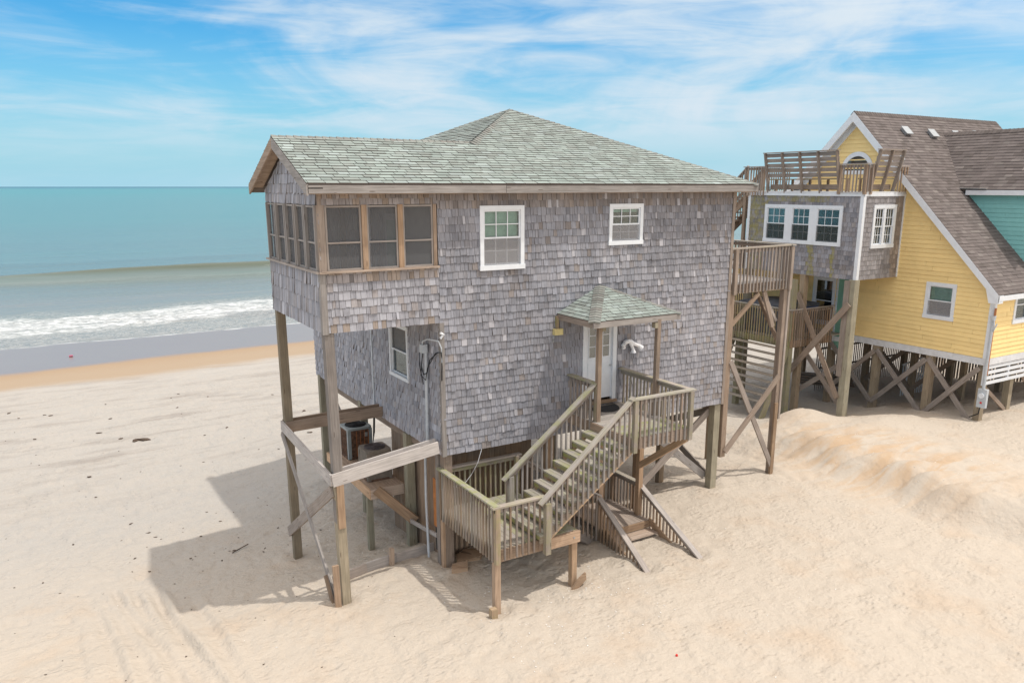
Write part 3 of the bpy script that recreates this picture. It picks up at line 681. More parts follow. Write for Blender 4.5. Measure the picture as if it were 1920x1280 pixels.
# porch screen framing
def pframe():
    z0, z1 = 6.60, 7.88
    part('sill', 'wood', H, lambda q: (q.beam((-.04, -.035, z0 + .02), (WX1, -.035, z0 + .02), .11, .04, Z3, tone(.85, .34, 0, .02)), q.beam((-.035, -.04, z0 + .02), (-.035, 3.8, z0 + .02), .11, .04, Z3, tone(.7, .15, 0, .02))))
    part('corner_post', 'wood', H, lambda q: q.beam((.055, .055, z0), (.055, .055, z1), .15, .15, (0, 1, 0), tone(.5, .22, 0, .02)), label='thick grey corner post of the screened porch')
    for x in (.905, 1.655): part('mullion', 'wood', H, lambda q: q.beam((x, -.0, z0 + .03), (x, -.0, z1), .105, .09, (0, 1, 0), tone(.66, .50, 0, .03)), label='orange brown stained mullion')
    part('mullion', 'wood', H, lambda q: q.beam((2.40, 0, z0 + .03), (2.40, 0, z1), .07, .09, (0, 1, 0), tone(.45, .4, 0, .03)))
    for (a, b) in ((.14, .845), (.965, 1.595), (1.715, 2.36)):
        fr = MB(); c = tone(.62, .14, 0, .05)
        for zz in (z0 + .06, 7.17, z1 - .03): fr.beam((a, -.005, zz), (b, -.005, zz), .03, .035, Z3, c)
        for xx in (a + .015, b - .015): fr.beam((xx, -.004, z0 + .045), (xx, -.004, z1), .035, .03, (0, 1, 0), c)
        f = fr.build('screen_panel', M['wood'], H)
        part('insect_screen', 'screen', f, lambda q: q.box(a + .01, b - .01, .008, .011, z0 + .05, z1 - .02))
    ys = [(.06 + .0, .70), (.79, 1.36), (1.47, 2.07), (2.18, 2.82), (2.94, 3.60)]
    for (a, b) in ys:
        fr = MB(); c = tone(.62, .1, 0, .05)
        for zz in (z0 + .06, 7.17, z1 - .03): fr.beam((-.005, a, zz), (-.005, b, zz), .03, .035, Z3, c)
        for yy in (a + .0, b - .0): fr.beam((-.02, yy, z0 + .045), (-.02, yy, z1), .06, .07, (1, 0, 0), tone(.55, .08, 0, .05))
        f = fr.build('screen_panel', M['wood'], H)
        part('insect_screen', 'screen', f, lambda q: q.box(.008, .011, a + .03, b - .03, z0 + .05, z1 - .02))
    for yy in (.745, 1.415, 2.125, 2.88, 3.70): part('mullion', 'wood', H, lambda q: q.beam((.03, yy, z0), (.03, yy, z1), .09, .06, (1, 0, 0), tone(.42, .1, 0, .03)))
pframe()
# windows and door of the front wall
window(H, FA, *bigw, blind='shade', bdrop=.5, lower='screenpale', label='larger upper window with a green shade half drawn')
window(H, FA, *smw, trim=.085, blind='shade', bdrop=.14, lower='screenpale', label='smaller upper window over the entry canopy')
window(H, FL, -2.80, -1.68, 3.80, 5.10, trim=.07, cols=1, rows=1, blind='slats', lower=None, upper='screen', label='lower side window with pale blinds behind the porch post')

D = part('door', 'white', H, lambda q: (slab(q, FA, [(6.27, 3.22), (7.05, 3.22), (7.05, 5.16), (6.27, 5.16)], -.06, -.015),
    [slab(q, FA, r, -.016, -.008) for r in ([(6.34, 3.34), (6.60, 3.34), (6.60, 4.12), (6.34, 4.12)], [(6.72, 3.34), (6.98, 3.34), (6.98, 4.12), (6.72, 4.12)])]), label='white half glazed entry door under the canopy')
part('door_frame', 'white', D, lambda q: [slab(q, FA, r, -.06, .035) for r in ([(6.16, 3.16), (6.27, 3.16), (6.27, 5.24), (6.16, 5.24)], [(7.05, 3.16), (7.16, 3.16), (7.16, 5.24), (7.05, 5.24)], [(6.27, 5.16), (7.05, 5.16), (7.05, 5.24), (6.27, 5.24)])])
part('pane', 'darkglass', D, lambda q: slab(q, FA, [(6.36, 4.24), (6.96, 4.24), (6.96, 5.06), (6.36, 5.06)], -.014, -.010))
part('muntin', 'white', D, lambda q: ([slab(q, FA, [(x - .01, 4.24), (x + .01, 4.24), (x + .01, 5.06), (x - .01, 5.06)], -.013, -.002) for x in (6.36, 6.56, 6.76, 6.96)], [slab(q, FA, [(6.36, z - .01), (6.96, z - .01), (6.96, z + .01), (6.36, z + .01)], -.0125, -.0025) for z in (4.24, 4.51, 4.78, 5.06)]))
part('handle', 'metal', D, lambda q: q.tube([(6.99, -.0, 4.02), (6.99, -.07, 4.02), (6.93, -.07, 4.02)], .012))
part('threshold', 'wood', D, lambda q: q.box(6.16, 7.16, -.10, .03, 3.10, 3.16, c=(.4, .5, 0, 1)))
# roof
SL = .415; sc_ = math.sqrt(1 + SL * SL); ZE = 8.27; EY, EXL, EXR, EYB = -.35, 2.1, 11.32, 9.05
PK = Vector((6.74, 4.35, ZE + SL * 4.70)); RY = 1.88; RZ = ZE + SL * (RY - EY); RX = -.27; vr = (RY - EY) * sc_; ex = vr / 17
vp = 4.70 * sc_
RF = Frame((0, EY, ZE), (1, 0, 0), (0, 1, SL), (0, -SL, 1)); xi = EXL + (RY - EY) * (PK.x - EXL) / 4.70
def hipx(v): return EXL + v / vp * (PK.x - EXL), EXR + v / vp * (PK.x - EXR)
q = MB()
tiles(q, RF, [(RX, 0), (EXR, 0), (hipx(vr)[1], vr), (RX, vr)], ex, (.20, .34), .017, rooft, gap=.003, jit=.002, edgec=(.05, .5, .2, 1))  # edgec: brown stain and shadow line painted on the tile edges
tiles(q, RF, [(xi, vr), (hipx(vr)[1], vr), (PK.x, vp)], ex, (.20, .34), .017, rooft, gap=.003, jit=.002, edgec=(.05, .5, .2, 1))
slab(q, RF, [(RX, 0), (EXR, 0), (PK.x, vp), (xi, vr), (RX, vr)], -.05, -.002, (.1, .5, 0, 1))
RB = Frame((0, RY * 2 - EY, ZE), (-1, 0, 0), (0, -1, SL), (0, SL, 1))       # porch back slope
pb = [(-EXL, 0), (-RX, 0), (-RX, vr), (-xi, vr)]
tiles(q, RB, pb, ex, (.20, .34), .017, rooft, gap=.003, edgec=(.05, .5, .2, 1)); slab(q, RB, pb, -.05, -.002, (.1, .5, 0, 1))
SLX = (PK.z - ZE) / (PK.x - EXL); lv = math.hypot(PK.x - EXL, PK.z - ZE)
RL = Frame((EXL, 0, ZE), (0, -1, 0), (1, 0, SLX), (-SLX, 0, 1)); pl = [(-EYB, 0), (-EY, 0), (-PK.y, lv)]
tiles(q, RL, pl, .142, (.20, .34), .017, rooft, gap=.003, edgec=(.05, .5, .2, 1)); slab(q, RL, pl, -.05, -.002, (.1, .5, 0, 1))
SRX = (PK.z - ZE) / (EXR - PK.x); lv = math.hypot(EXR - PK.x, PK.z - ZE)
RR = Frame((EXR, 0, ZE), (0, 1, 0), (-1, 0, SRX), (SRX, 0, 1)); pr = [(EY, 0), (EYB, 0), (PK.y, lv)]
tiles(q, RR, pr, .142, (.20, .34), .017, rooft, gap=.003, edgec=(.05, .5, .2, 1)); slab(q, RR, pr, -.05, -.002, (.1, .5, 0, 1))
SB_ = (PK.z - ZE) / (EYB - PK.y); RBk = Frame((0, EYB, ZE), (-1, 0, 0), (0, -1, SB_), (0, SB_, 1)); pk_ = [(-EXR, 0), (-EXL, 0), (-PK.x, math.hypot(EYB - PK.y, PK.z - ZE))]
tiles(q, RBk, pk_, .142, (.20, .34), .017, rooft, gap=.003, edgec=(.05, .5, .2, 1)); slab(q, RBk, pk_, -.05, -.002, (.1, .5, 0, 1))
RO = q.build('roof', M['roofa'], H)
RO['label'] = 'sage green asphalt shingle hip roof with a porch gable'
ridgecap(RO, (RX, RY, RZ + .01), (xi, RY, RZ + .01), fold=.35)
ridgecap(RO, (xi - .1, RY - .1, RZ - .02), PK, fold=.25); ridgecap(RO, (EXR, EY, ZE), PK, fold=.22, w=.26)
ridgecap(RO, (EXL, EYB, ZE), PK, fold=.25); ridgecap(RO, (EXR, EYB, ZE), PK, fold=.25)
fz = ZE - .10
for (a, b) in (((-.25, EY + .02, fz), (3.9, EY + .02, fz - .004)), ((3.905, EY + .013, fz - .008), (EXR, EY + .02, fz))): bm_('fascia', 'wood', RO, a, b, .04, .15, c=tone(.50, .06, 0, .05))
bm_('fascia', 'wood', RO, (EXR - .02, EY, fz), (EXR - .02, EYB, fz), .04, .17, c=tone(.5, .15)); bm_('fascia', 'wood', RO, (EXL, EYB - .02, fz), (EXR, EYB - .02, fz), .04, .17, c=tone(.5, .15))
bm_('fascia', 'wood', RO, (EXL + .0, RY * 2 - EY, fz), (EXL, EYB, fz), .04, .17, c=tone(.5, .15)); bm_('fascia', 'wood', RO, (-.25, RY * 2 - EY - .02, fz), (EXL, RY * 2 - EY - .02, fz), .04, .17, c=tone(.5, .15))
for (yy, hh) in ((EY, .05), (RY * 2 - EY, .35)):
    part('rake_board', 'wood', RO, lambda q: q.prism([(RX - .01, yy, ZE - .01), (RX - .01, RY, RZ - .01), (RX - .01, RY, RZ - .23), (RX - .01, yy, ZE - .215)], (.04, 0, 0), tone(.6, hh, 0, .03)))
bx('soffit', 'wood', RO, -.24, EXR - .03, EY + .04, -.02, ZE - .19, ZE - .175, c=(.5, .4, 0, 1))
bx('soffit', 'wood', RO, WX2 + .02, EXR - .04, 0, EYB - .04, ZE - .19, ZE - .175, c=(.5, .4, 0, 1))
for sg in (-1, 1):
    y0 = RY + sg * (RY - EY)
    part('soffit', 'wood', RO, lambda q: q.prism([(RX + .03, y0, ZE - .07), (RX + .03, RY, RZ - .07), (RX + .03, RY, RZ - .09), (RX + .03, y0, ZE - .09)], (.27, 0, 0), (.85, .34, 0, 1)))
# canopy over the entry
CN = MB(); cx0, cx1, cy, cz, ca = 5.42, 7.88, -1.45, 5.40, Vector((6.62, -.02, 5.97))
Fs = cz; 
def triplane(q, p0, p1, apex):
    p0, p1, apex = Vector(p0), Vector(p1), Vector(apex); u = (p1 - p0).normalized(); n = u.cross(apex - p0).normalized(); v = n.cross(u)
    F = Frame(p0, u, v, n); pp = [(0, 0), ((p1 - p0).length, 0), ((apex - p0).dot(u), (apex - p0).dot(v))]
    tiles(q, F, pp, .118, (.18, .32), .014, rooft, gap=.003, edgec=(.05, .5, .2, 1)); slab(q, F, pp, -.03, -.002, (.1, .5, 0, 1))
triplane(CN, (cx0, cy, cz), (cx1, cy, cz), ca); triplane(CN, (cx0, -.02, cz), (cx0, cy, cz), ca); triplane(CN, (cx1, cy, cz), (cx1, -.02, cz), ca)
CO = CN.build('canopy', M['roofa'], H); CO['label'] = 'small hipped canopy with sage shingles over the entry door'
ridgecap(CO, (cx0, cy, cz), ca, w=.26, step=.12, fold=.1, name='hip_cap'); ridgecap(CO, (cx1, cy, cz), ca, w=.18, step=.12, fold=.15, name='hip_cap')
bm_('fascia', 'wood', CO, (cx0, cy + .02, cz - .075), (cx1, cy + .02, cz - .075), .035, .125, c=tone(.68, .12, 0, .03)); bm_('fascia', 'wood', CO, (cx0 + .02, -.02, cz - .075), (cx0 + .02, cy + .045, cz - .075), .035, .125, c=tone(.35, .25, 0, .03))
bm_('fascia', 'wood', CO, (cx1 - .02, -.02, cz - .075), (cx1 - .02, cy + .045, cz - .075), .035, .125, c=tone(.35, .25, 0, .03))
bx('soffit', 'wood', CO, cx0 + .05, cx1 - .05, cy + .05, -.03, cz - .07, cz - .055, c=(.5, .45, 0, 1))
post(CO, 5.81, -1.12, 3.05, cz - .08, .10, .36, .42); post(CO, 7.25, -1.40, 3.05, cz - .08, .10, .36, .35)
bx('bracket', 'wood', CO, 5.86, 5.95, -1.17, -1.05, 5.12, 5.24, c=(.6, .9, 0, 1)); bx('bracket', 'wood', CO, 7.12, 7.2, -1.46, -1.34, 5.12, 5.24, c=(.6, .9, 0, 1))
bm_('ledger', 'wood', CO, (5.40, -.05, 4.95), (5.40, -.05, 5.35), .06, .07, (0, 1, 0), c=(.35, .4, .9, 1))
# piles
for (x, y, s, hh, bb) in ((10.74, .14, .21, .88, .5), (8.12, .16, .2, .5, .4), (5.30, .14, .2, .45, .45), (2.62, .16, .2, .3, .35), (2.52, 2.02, .2, .95, .5), (2.52, 5.15, .2, .9, .4), (2.52, 8.75, .2, .9, .4), (10.15, 1.6, .17, .7, .45),
                     (5.3, 4.2, .2, .8, .4), (8.1, 4.2, .2, .8, .4), (10.74, 4.6, .2, .7, .4), (5.3, 8.75, .2, .8, .4), (8.1, 8.75, .2, .8, .4), (10.74, 8.75, .2, .8, .4)):
    post(H, x, y, G(x, y) - .5, ZB + .05 if (x, y) != (2.52, 2.02) else ZB - .02, s, hh, bb, name='pile', label='front corner pile with rust streaks' if (x, y) == (10.74, .14) else None)
brace(H, (10.66, .27, 2.25), (8.2, .27, .45)); brace(H, (8.2, .32, 2.3), (10.66, .32, .35))
brace(H, (10.75, .3, 2.25), (10.75, 4.5, .5)); brace(H, (10.80, .3, .3), (10.80, 4.5, 2.3)); brace(H, (2.62, 5.2, 2.2), (2.62, 8.7, 0)); brace(H, (2.70, 5.2, 0), (2.70, 8.7, 2.2)); brace(H, (8.1, 4.3, 2.2), (8.1, 8.7, .2)); brace(H, (5.3, 4.3, .2), (5.3, 8.7, 2.2)); brace(H, (8.1, 4.28, 2.2), (10.7, 4.65, .2)); brace(H, (5.3, 4.28, .2), (8.1, 4.3, 2.2))
# boarded store under the front corner
def encl(q):
    random.seed(3)
    x = 2.66
    while x < 5.1: q.beam((x + .07, .62, G(x, .6) - .3), (x + .07, .62, ZB + .02), .138, .03, (0, 1, 0), tone(.22, .42, 0, .06)); x += .145
    y = .35
    while y < 3.5: q.beam((2.70, y + .07, G(2.7, y) - .3), (2.70, y + .07, ZB + .02), .138, .03, (1, 0, 0), tone(.35, .40, 0, .16)); y += .145
part('boarding', 'wood', H, encl, label='vertical brown boards closing the space under the front corner')
bx('loose_panel', 'orange', H, 2.575, 2.60, .42, .80, .55, 1.72, label='orange brown panel leaning against the boarding')
bm_('loose_board', 'wood', H, (2.50, .50, .42), (2.40, 1.95, .30), .035, .10, c=tone(.7, .05))
bx('opening_shade_sheet', 'dark', H, 2.64, 2.66, .42, .85, -.1, .55)  # near-black sheet painting the shade of an opening on the boarding
post(H, 2.56, .36, G(2.5, .3) - .3, 2.52, .16, .2, .35, name='pile')
# porch posts and frame
PO = [(.10, .10, -.39), (.10, 3.62, -.8)]
for k, (x, y, g_) in enumerate(PO):
    gg = G(x, y) - .5
    part('porch_post', 'wood', H, lambda q: (q.beam((x + (.03 if k == 0 else 0), y, 1.45 if k == 0 else gg), (x, y, ZP + .02), .19, .19, (0, 1, 0), tone(.22, .16 if k == 0 else .75, 0, .02)),
        q.beam((x + .055, y - .02, gg), (x + .02, y, 2.3), .185, .20, (0, 1, 0), tone(.62, .85, 0, .02)) if k == 0 else None,
        q.beam((x + .03, y - .125, 1.35), (x + .03, y - .125, 2.34), 0.15, .03, (0, 1, 0), tone(.6, .5, 0, .02)) if k == 0 else None), label='front porch post with a paler spliced lower half' if k == 0 else 'rear porch post')
bm_('rim_board', 'wood', H, (-.02, -.02, 2.42), (2.36, -.02, 2.72), .045, .27, c=(1.35, .0, 0, 1), label='pale horizontal board in front of the condensers')
bm_('rim_board', 'wood', H, (.2, .21, 2.46), (2.40, .21, 2.74), .045, .24, c=(1.35, .02, 0, 1)); bm_('rim_board', 'wood', H, (-.03, -.0, 2.42), (-.03, 3.74, 2.62), .045, .25, c=(1.15, .0, 0, 1))
bm_('rim_board', 'wood', H, (0, 3.50, 2.62), (2.46, 3.50, 2.66), .045, .26, c=(.4, .34, 0, 1)); bm_('rim_board', 'wood', H, (0, 3.74, 2.64), (2.46, 3.74, 2.68), .045, .24, c=(.42, .42, 0, 1))
brace(H, (-.06, 3.66, 2.45), (-.02, .25, -.32), .045, .13, hue=.08, br=.62); brace(H, (-.0, .12, 2.15), (-.04, 3.75, -.15), .045, .24, hue=.25, br=.5)
bm_('post_stub', 'wood', H, (-.05, -.02, G(-.05, 0) - .3), (-.06, .0, .55), .13, .06, (0, 1, 0), c=tone(.6, .4, 0, .02))
bm_('post_stub', 'wood', H, (-.10, .22, -.42), (-.12, .55, .1), .05, .12, c=tone(.3, .4, 0, .02))
# lamp on the wall
LP = bx('wall_lamp', 'lampy', H, 5.30, 5.52, -.13, -.02, 4.92, 5.06, label='cream floodlight housing below the canopy corner')
part('lamp_neck', 'metal', LP, lambda q: q.tube([(5.34, -.03, 4.93), (5.30, -.05, 4.83), (5.33, -.02, 4.75)], .018))

# ---- service mast on the side wall
SM = thing('service_mast', 'grey electrical conduit mast with looped black cables on the recessed side wall', 'electrical mast', (2.38, .55, 2.5))
part('conduit', 'plastic', SM, lambda q: q.tube([(2.39, .62, 2.62), (2.38, .55, 4.75)], .035, 10), True)
part('junction_box', 'plastic', SM, lambda q: (q.box(2.28, 2.40, .50, .66, 4.72, 4.90)))
part('conduit', 'plastic', SM, lambda q: q.tube([(2.36, .68, 4.30), (2.33, .66, 4.7), (2.3, .52, 4.98), (2.32, .3, 5.06), (2.42, -.03, 5.06), (2.47, -.06, 4.9), (2.47, -.06, 4.6)], .016, 6), True)
part('cable', 'black', SM, lambda q: (q.tube([(2.34, .62, 4.75), (2.32, .68, 4.4), (2.34, .6, 4.22), (2.34, .42, 4.30), (2.36, .3, 4.6), (2.42, .05, 4.80), (2.46, -.06, 4.82), (2.47, -.06, 4.5), (2.47, -.04, 4.2)], .013, 6), q.tube([(2.3, .55, 4.72), (2.3, .66, 4.2), (2.33, .48, 4.12), (2.34, .4, 4.4), (2.4, .1, 4.78)], .011, 6), q.tube([(2.3, .72, 4.7), (2.31, .74, 4.4), (2.33, .62, 4.0)], .011, 6)), True)
part('insulator', 'porcelain', SM, lambda q: q.tube([(2.45, -.05, 5.12), (2.52, -.07, 5.20), (2.45, -.08, 5.24)], .03, 8), True)
tag(part('downpipe', 'plastic', None, lambda q: q.box(2.43, 2.46, 4.0, 4.06, 2.5, 5.44)), 'thin grey vertical pipe halfway along the recessed side wall', 'pipe')

# ---- white ornament (two flared limbs) on the wall beside the door
OR = thing('wall_ornament', 'white ceramic ornament with two flared feet on the shingles right of the door', 'ornament', (7.55, -.06, 4.5))
part('body', 'porcelain', OR, lambda q: q.tube([(7.36, -.05, 4.40), (7.33, -.07, 4.47), (7.36, -.09, 4.54), (7.45, -.10, 4.57), (7.54, -.09, 4.55), (7.60, -.08, 4.50)], .055, 10, r2=.06), True)
part('limb', 'porcelain', OR, lambda q: (q.tube([(7.52, -.1, 4.53), (7.58, -.1, 4.42), (7.62, -.1, 4.34)], .045, 10, r2=.035), q.tube([(7.61, -.1, 4.36), (7.62, -.1, 4.27)], .035, 10, r2=.075)), True)
part('limb', 'porcelain', OR, lambda q: (q.tube([(7.58, -.08, 4.52), (7.70, -.09, 4.46), (7.80, -.1, 4.42)], .05, 10, r2=.038), q.tube([(7.78, -.1, 4.44), (7.86, -.1, 4.36)], .038, 10, r2=.08)), True)

# ---- condenser platform + two condensers
PF = thing('condenser_platform', 'rust stained wooden platform carrying the two condensers beside the side wall', 'platform', (2.05, 3.9, 0))
planks('deck_boards', PF, 1.62, 2.48, 2.30, 5.6, 1.10, along='y', h=.55, w=.2)
bm_('rim_board', 'wood', PF, (1.60, 2.28, .98), (1.60, 5.6, .98), .04, .24, c=(1.35, .5, 0, 1)); bm_('rim_board', 'wood', PF, (1.60, 2.28, .98), (2.46, 2.28, .98), .04, .24, c=(1.35, .3, 0, 1))
for x, y in ((1.68, 2.62), (1.68, 5.3)): post(PF, x, y, G(x, y) - .4, 1.0, .14, .97, .42)
brace(PF, (1.72, 2.20, 1.12), (2.52, 1.75, .30), .05, .24, hue=.5, br=.5)
bm_('brace', 'wood', PF, (1.9, 3.2, .75), (2.5, 2.0, .35), .05, .16, c=tone(.55, .15))
def condenser(name, label, cx_, cy_, z0, w, hgt, body, top, finned):
    t = thing(name, label, 'air conditioner', (cx_, cy_, z0), 'air conditioning condensers on the platform')
    a = w / 2; r = .07
    def rr(z, s=0): 
        o = []
        for (sx, sy, a0) in ((1, 1, 0), (-1, 1, 90), (-1, -1, 180), (1, -1, 270)):
            for k in range(4): an = R(a0 + 30 * k); o.append((cx_ + sx * (a - r) + math.cos(an) * (r + s), cy_ + sy * (a - r) + math.sin(an) * (r + s), z))
        return o
    part('cabinet', body, t, lambda q: q.prism(rr(z0 + .04), (0, 0, hgt - .10)))
    if finned:
        def fins(q):
            for k in range(26):
                s_ = -a + .1 + k * (w - .2) / 25
                for sg in (-1, 1):
                    q.box(cx_ + s_ - .004, cx_ + s_ + .004, cy_ + sg * (a + .006) - .006, cy_ + sg * (a + .006) + .006, z0 + .08, z0 + hgt - .12)
                    q.box(cx_ + sg * (a + .006) - .006, cx_ + sg * (a + .006) + .006, cy_ + s_ - .004, cy_ + s_ + .004, z0 + .08, z0 + hgt - .12)
        part('coil_fins', 'rust', t, fins)
        for k in range(4): part('guard_bar', 'copper', t, lambda q: q.box(cx_ - a + .22 + k * .11, cx_ - a + .235 + k * .11, cy_ - a - .02, cy_ - a - .012, z0 + .08, z0 + hgt - .1))
    for sx in (-1, 1):
        for sy in (-1, 1): part('corner_panel', 'acpaint' if finned else 'acpale', t, lambda q: q.box(cx_ + sx * (a - .035) - .045, cx_ + sx * (a - .035) + .045, cy_ + sy * (a - .035) - .045, cy_ + sy * (a - .035) + .045, z0 + .02, z0 + hgt - .06))
    part('base_pan', 'rust', t, lambda q: q.prism(rr(z0 + .001, .01), (0, 0, .05)))
    T = part('top_cover', 'acpaint' if finned else 'acpale', t, lambda q: q.prism(rr(z0 + hgt - .07, .015), (0, 0, .06)))
    part('fan_guard', top, T, lambda q: ([q.tube([(cx_ + math.cos(an) * rad, cy_ + math.sin(an) * rad, z0 + hgt + .004 + .02 * (1 - rad / a)) for an in np.linspace(0, 2 * math.pi, 25)], .006, 4) for rad in np.linspace(.06, a - .05, 7)], q.tube([(cx_, cy_, z0 + hgt - .005), (cx_, cy_, z0 + hgt + .002)], a - .045, 24)))
    if finned: part('data_plate', 'metal', t, lambda q: q.box(cx_ + a - .22, cx_ + a - .12, cy_ - a - .016, cy_ - a - .008, z0 + hgt - .28, z0 + hgt - .16))
    return t
condenser('condenser', 'taller condenser with rusted fins and dark fan top, farther from the camera', 2.22, 4.95, 1.10, .66, .88, 'rust', 'black', True)
condenser('condenser', 'smaller faded condenser with rusted round top, nearer the boarded corner', 2.06, 3.12, 1.10, .62, .80, 'acpale', 'rusttop', False)
tag(part('refrigerant_lines', 'black', None, lambda q: q.tube([(2.35, 3.2, 1.2), (2.46, 3.6, 1.16), (2.48, 4.2, 1.16), (2.46, 4.4, 1.25), (2.5, 4.3, 1.9), (2.5, 4.2, 2.55)], .03, 6), True), 'black insulated lines looping from the condensers up under the house', 'hoses')
tag(part('drain_pipe', 'plastic', None, lambda q: q.tube([(2.52, 1.05, ZB), (2.46, .95, 1.2), (2.40, .75, G(2.4, .75) + .03)], .03, 8), True), 'pale grey drain pipe bending down to the sand beside the boarded corner', 'pipe')

# ---- board edging in the sand below the porch
def edging(q):
    xs_ = [.22, 1.0, 1.75, 2.3, 2.95]
    for i in range(4):
        x0, x1 = xs_[i] - .02, xs_[i + 1]; g0, g1 = G(x0, 1.15), G(x1, 1.15)
        q.beam((x0, 1.10 + .01 * (i % 2), g0 + .10), (x1, 1.10 + .01 * (i % 2), g1 + .10), .045, .28, Z3, tone(.98, .14, 0, .03))
tag(part('sand_edging_board', 'wood', None, edging), 'long pale board edging half buried in the sand between porch post and landing', 'board')
tag(part('wooden_stake', 'wood', None, lambda q: q.beam((1.58, 1.04, G(1.58, 1.0) - .2), (1.585, 1.02, G(1.58, 1.0) + .42), .10, .10, (0, 1, 0), tone(.95, .38))), 'short tan stake standing against the board edging', 'stake')
tag(part('post_offcut', 'wood', None, lambda q: q.beam((2.36, -2.42, G(2.4, -2.4) - .15), (2.35, -2.43, G(2.4, -2.4) + .22), .13, .13, (0, 1, 0), tone(.75, .6, .15))), 'short mossy post offcut standing at the foot of the lower landing', 'post offcut')
tag(part('post_offcut', 'wood', None, lambda q: q.prism([(4.28, -2.45, G(4.3, -2.4) - .1), (4.62, -2.45, G(4.6, -2.4) + .12), (4.60, -2.45, G(4.6, -2.4) + .28), (4.4, -2.45, G(4.4, -2.4) + .2), (4.22, -2.45, G(4.2, -2.4) - .03)], (0, .05, 0), tone(.6, .5))), 'slanting brown board end sticking out of the sand by the right landing post', 'board end')
tag(part('stone_slab', 'wood', None, lambda q: q.prism([(2.75, .0, G(2.8, 0) + .0), (3.3, -.1, G(3.3, 0)), (3.65, .25, G(3.6, .2)), (3.2, .45, G(3.2, .4)), (2.9, .3, G(2.9, .3))], (0, 0, .09), tone(.6, .5))), 'flat tan slab lying on the shaded sand under the landing', 'slab')
tag(part('stone_slab', 'wood', None, lambda q: q.prism([(2.45, -.35, G(2.5, -.3) - .02), (2.8, -.45, G(2.8, -.4) - .02), (2.95, -.15, G(2.9, -.2)), (2.6, -.05, G(2.6, 0))], (0, 0, .11), tone(.7, .45))), 'smaller pale slab lying in front of the flat slab', 'slab')

# ================================================================= ENTRY LANDING, FLIGHT, LOWER LANDING, BEACH STEPS
def mossy(x, y): return .9 if (y < -1.5 or x > 6.9) else .15
LD = thing('entry_landing', 'upper wooden landing with railings in front of the white entry door', 'landing', (6.5, -1.2, 0))
planks('deck_boards', LD, 5.70, 7.30, -2.50, -.03, 3.05, along='x', h=.15, mofn=lambda x, y: .85 if y < -1.7 else .1)
for a, b in (((5.70, -2.52, 2.92), (7.32, -2.52, 2.92)), ((7.32, -2.52, 2.92), (7.32, -.04, 2.92)), ((5.69, -2.50, 2.92), (5.69, -.04, 2.92))): bm_('rim_board', 'wood', LD, a, b, .04, .24, c=tone(.5, .35, 0, .05))
for x in (6.2, 6.75): bm_('joist', 'wood', LD, (x, -2.48, 2.9), (x, -.05, 2.9), .04, .2, c=tone(.35, .3))
railing(LD, (7.30, -.06), (7.30, -2.50), 3.90, 3.90, 2.80, 2.80, side=(1, 0, 0), h=.25, mo=.2, capmo=.6)
railing(LD, (5.66, -2.52), (7.33, -2.52), 3.90, 3.90, 2.80, 2.80, side=(0, -1, 0), h=.25, capmo=.5)
railing(LD, (5.79, -.06), (5.79, -1.02), 3.92, 3.92, 2.80, 2.80, side=(-1, 0, 0), h=.3, capmo=.95)
for x, y, z0 in ((7.27, -2.56, 2.78), (5.72, -2.56, 2.74), (5.79, -1.10, 2.7)): post(LD, x, y, z0, 3.88, .095, .22, .5, .3)
for x, y in ((6.12, -.86), (7.42, -.74)): post(LD, x, y, G(x, y) - .4, 2.82, .13, .5, .7)
brace(LD, (7.36, -.82, 1.62), (7.24, -2.50, 2.80), .07, .15, hue=.56, br=1.0); 
tag(part('doormat', 'black', None, lambda q: q.prism([(6.62 + .42 * math.cos(a), -.16 - .50 * math.sin(a), 3.053) for a in np.linspace(0, math.pi, 20)], (0, 0, .015))), 'black half round doormat on the upper landing at the entry door', 'doormat')
# upper flight
FL_ = thing('stair_flight', 'open wooden flight with mossy treads between the upper and lower landings', 'stairs', (4.6, -1.8, 0))
x0s, x1s, zt, zb_ = 5.70, 3.42, 3.05, 1.20; nst = 10
rise = (zt - zb_) / nst; run = (x0s - x1s) / (nst - 1)
for i in range(1, nst):
    z = zt - rise * i; xa = x0s - run * i
    def tr(q):
        for k in (0, 1): q.box(xa + k * (run / 2 + .008) - .02, xa + (k + 1) * (run / 2 + .008) - .028, -2.50, -1.02, z - .036, z, tone(.74, .08, random.uniform(.2, .9), .1))
    part('tread', 'wood', FL_, tr)
    part('riser', 'wood', FL_, lambda q: q.box(xa - .02, xa + .0, -2.46, -1.06, z - .036 - rise * .45, z - .037, tone(.3, .3, .9, .05)))
for yy, hh, bb in ((-2.50, .3, .55), (-1.04, .4, .4)):
    def stg(q):
        pts = []
        for i in range(0, nst): xa = x0s - run * i; pts += [(xa, yy, zt - rise * i - .04), (xa, yy, zt - rise * (i + 1) - .04)] if i < nst - 1 else [(xa, yy, zt - rise * i - .04)]
        pts = [(x0s, yy, zt - .05)] + pts + [(x1s - .02, yy, zb_ + .0), (x1s + .10, yy, zb_ - .02), (x0s, yy, zt - .30)]
        q.prism(pts, (0, .04, 0), tone(bb, hh, .15, .03))
    part('stringer', 'wood', FL_, stg)
bm_('edge_strip', 'wood', FL_, (x1s + .12, -2.475, zb_ - .03), (x0s + .02, -2.475, zt - .31), .04, .05, c=tone(1.0, .56, 0, .02))
sl_ = (3.90 - 2.14) / (5.66 - 3.50)
RA = railing(FL_, (3.44, -2.50), (5.66, -2.50), 2.08, 3.90, 1.17, 2.72, side=(0, -1, 0), h=.2, capmo=.35, spacing=.123)
railing(FL_, (3.42, -1.06), (5.74, -1.06), 2.12, 3.90, 1.2, 2.80, side=(0, 1, 0), h=.15, capmo=.9, spacing=.128)
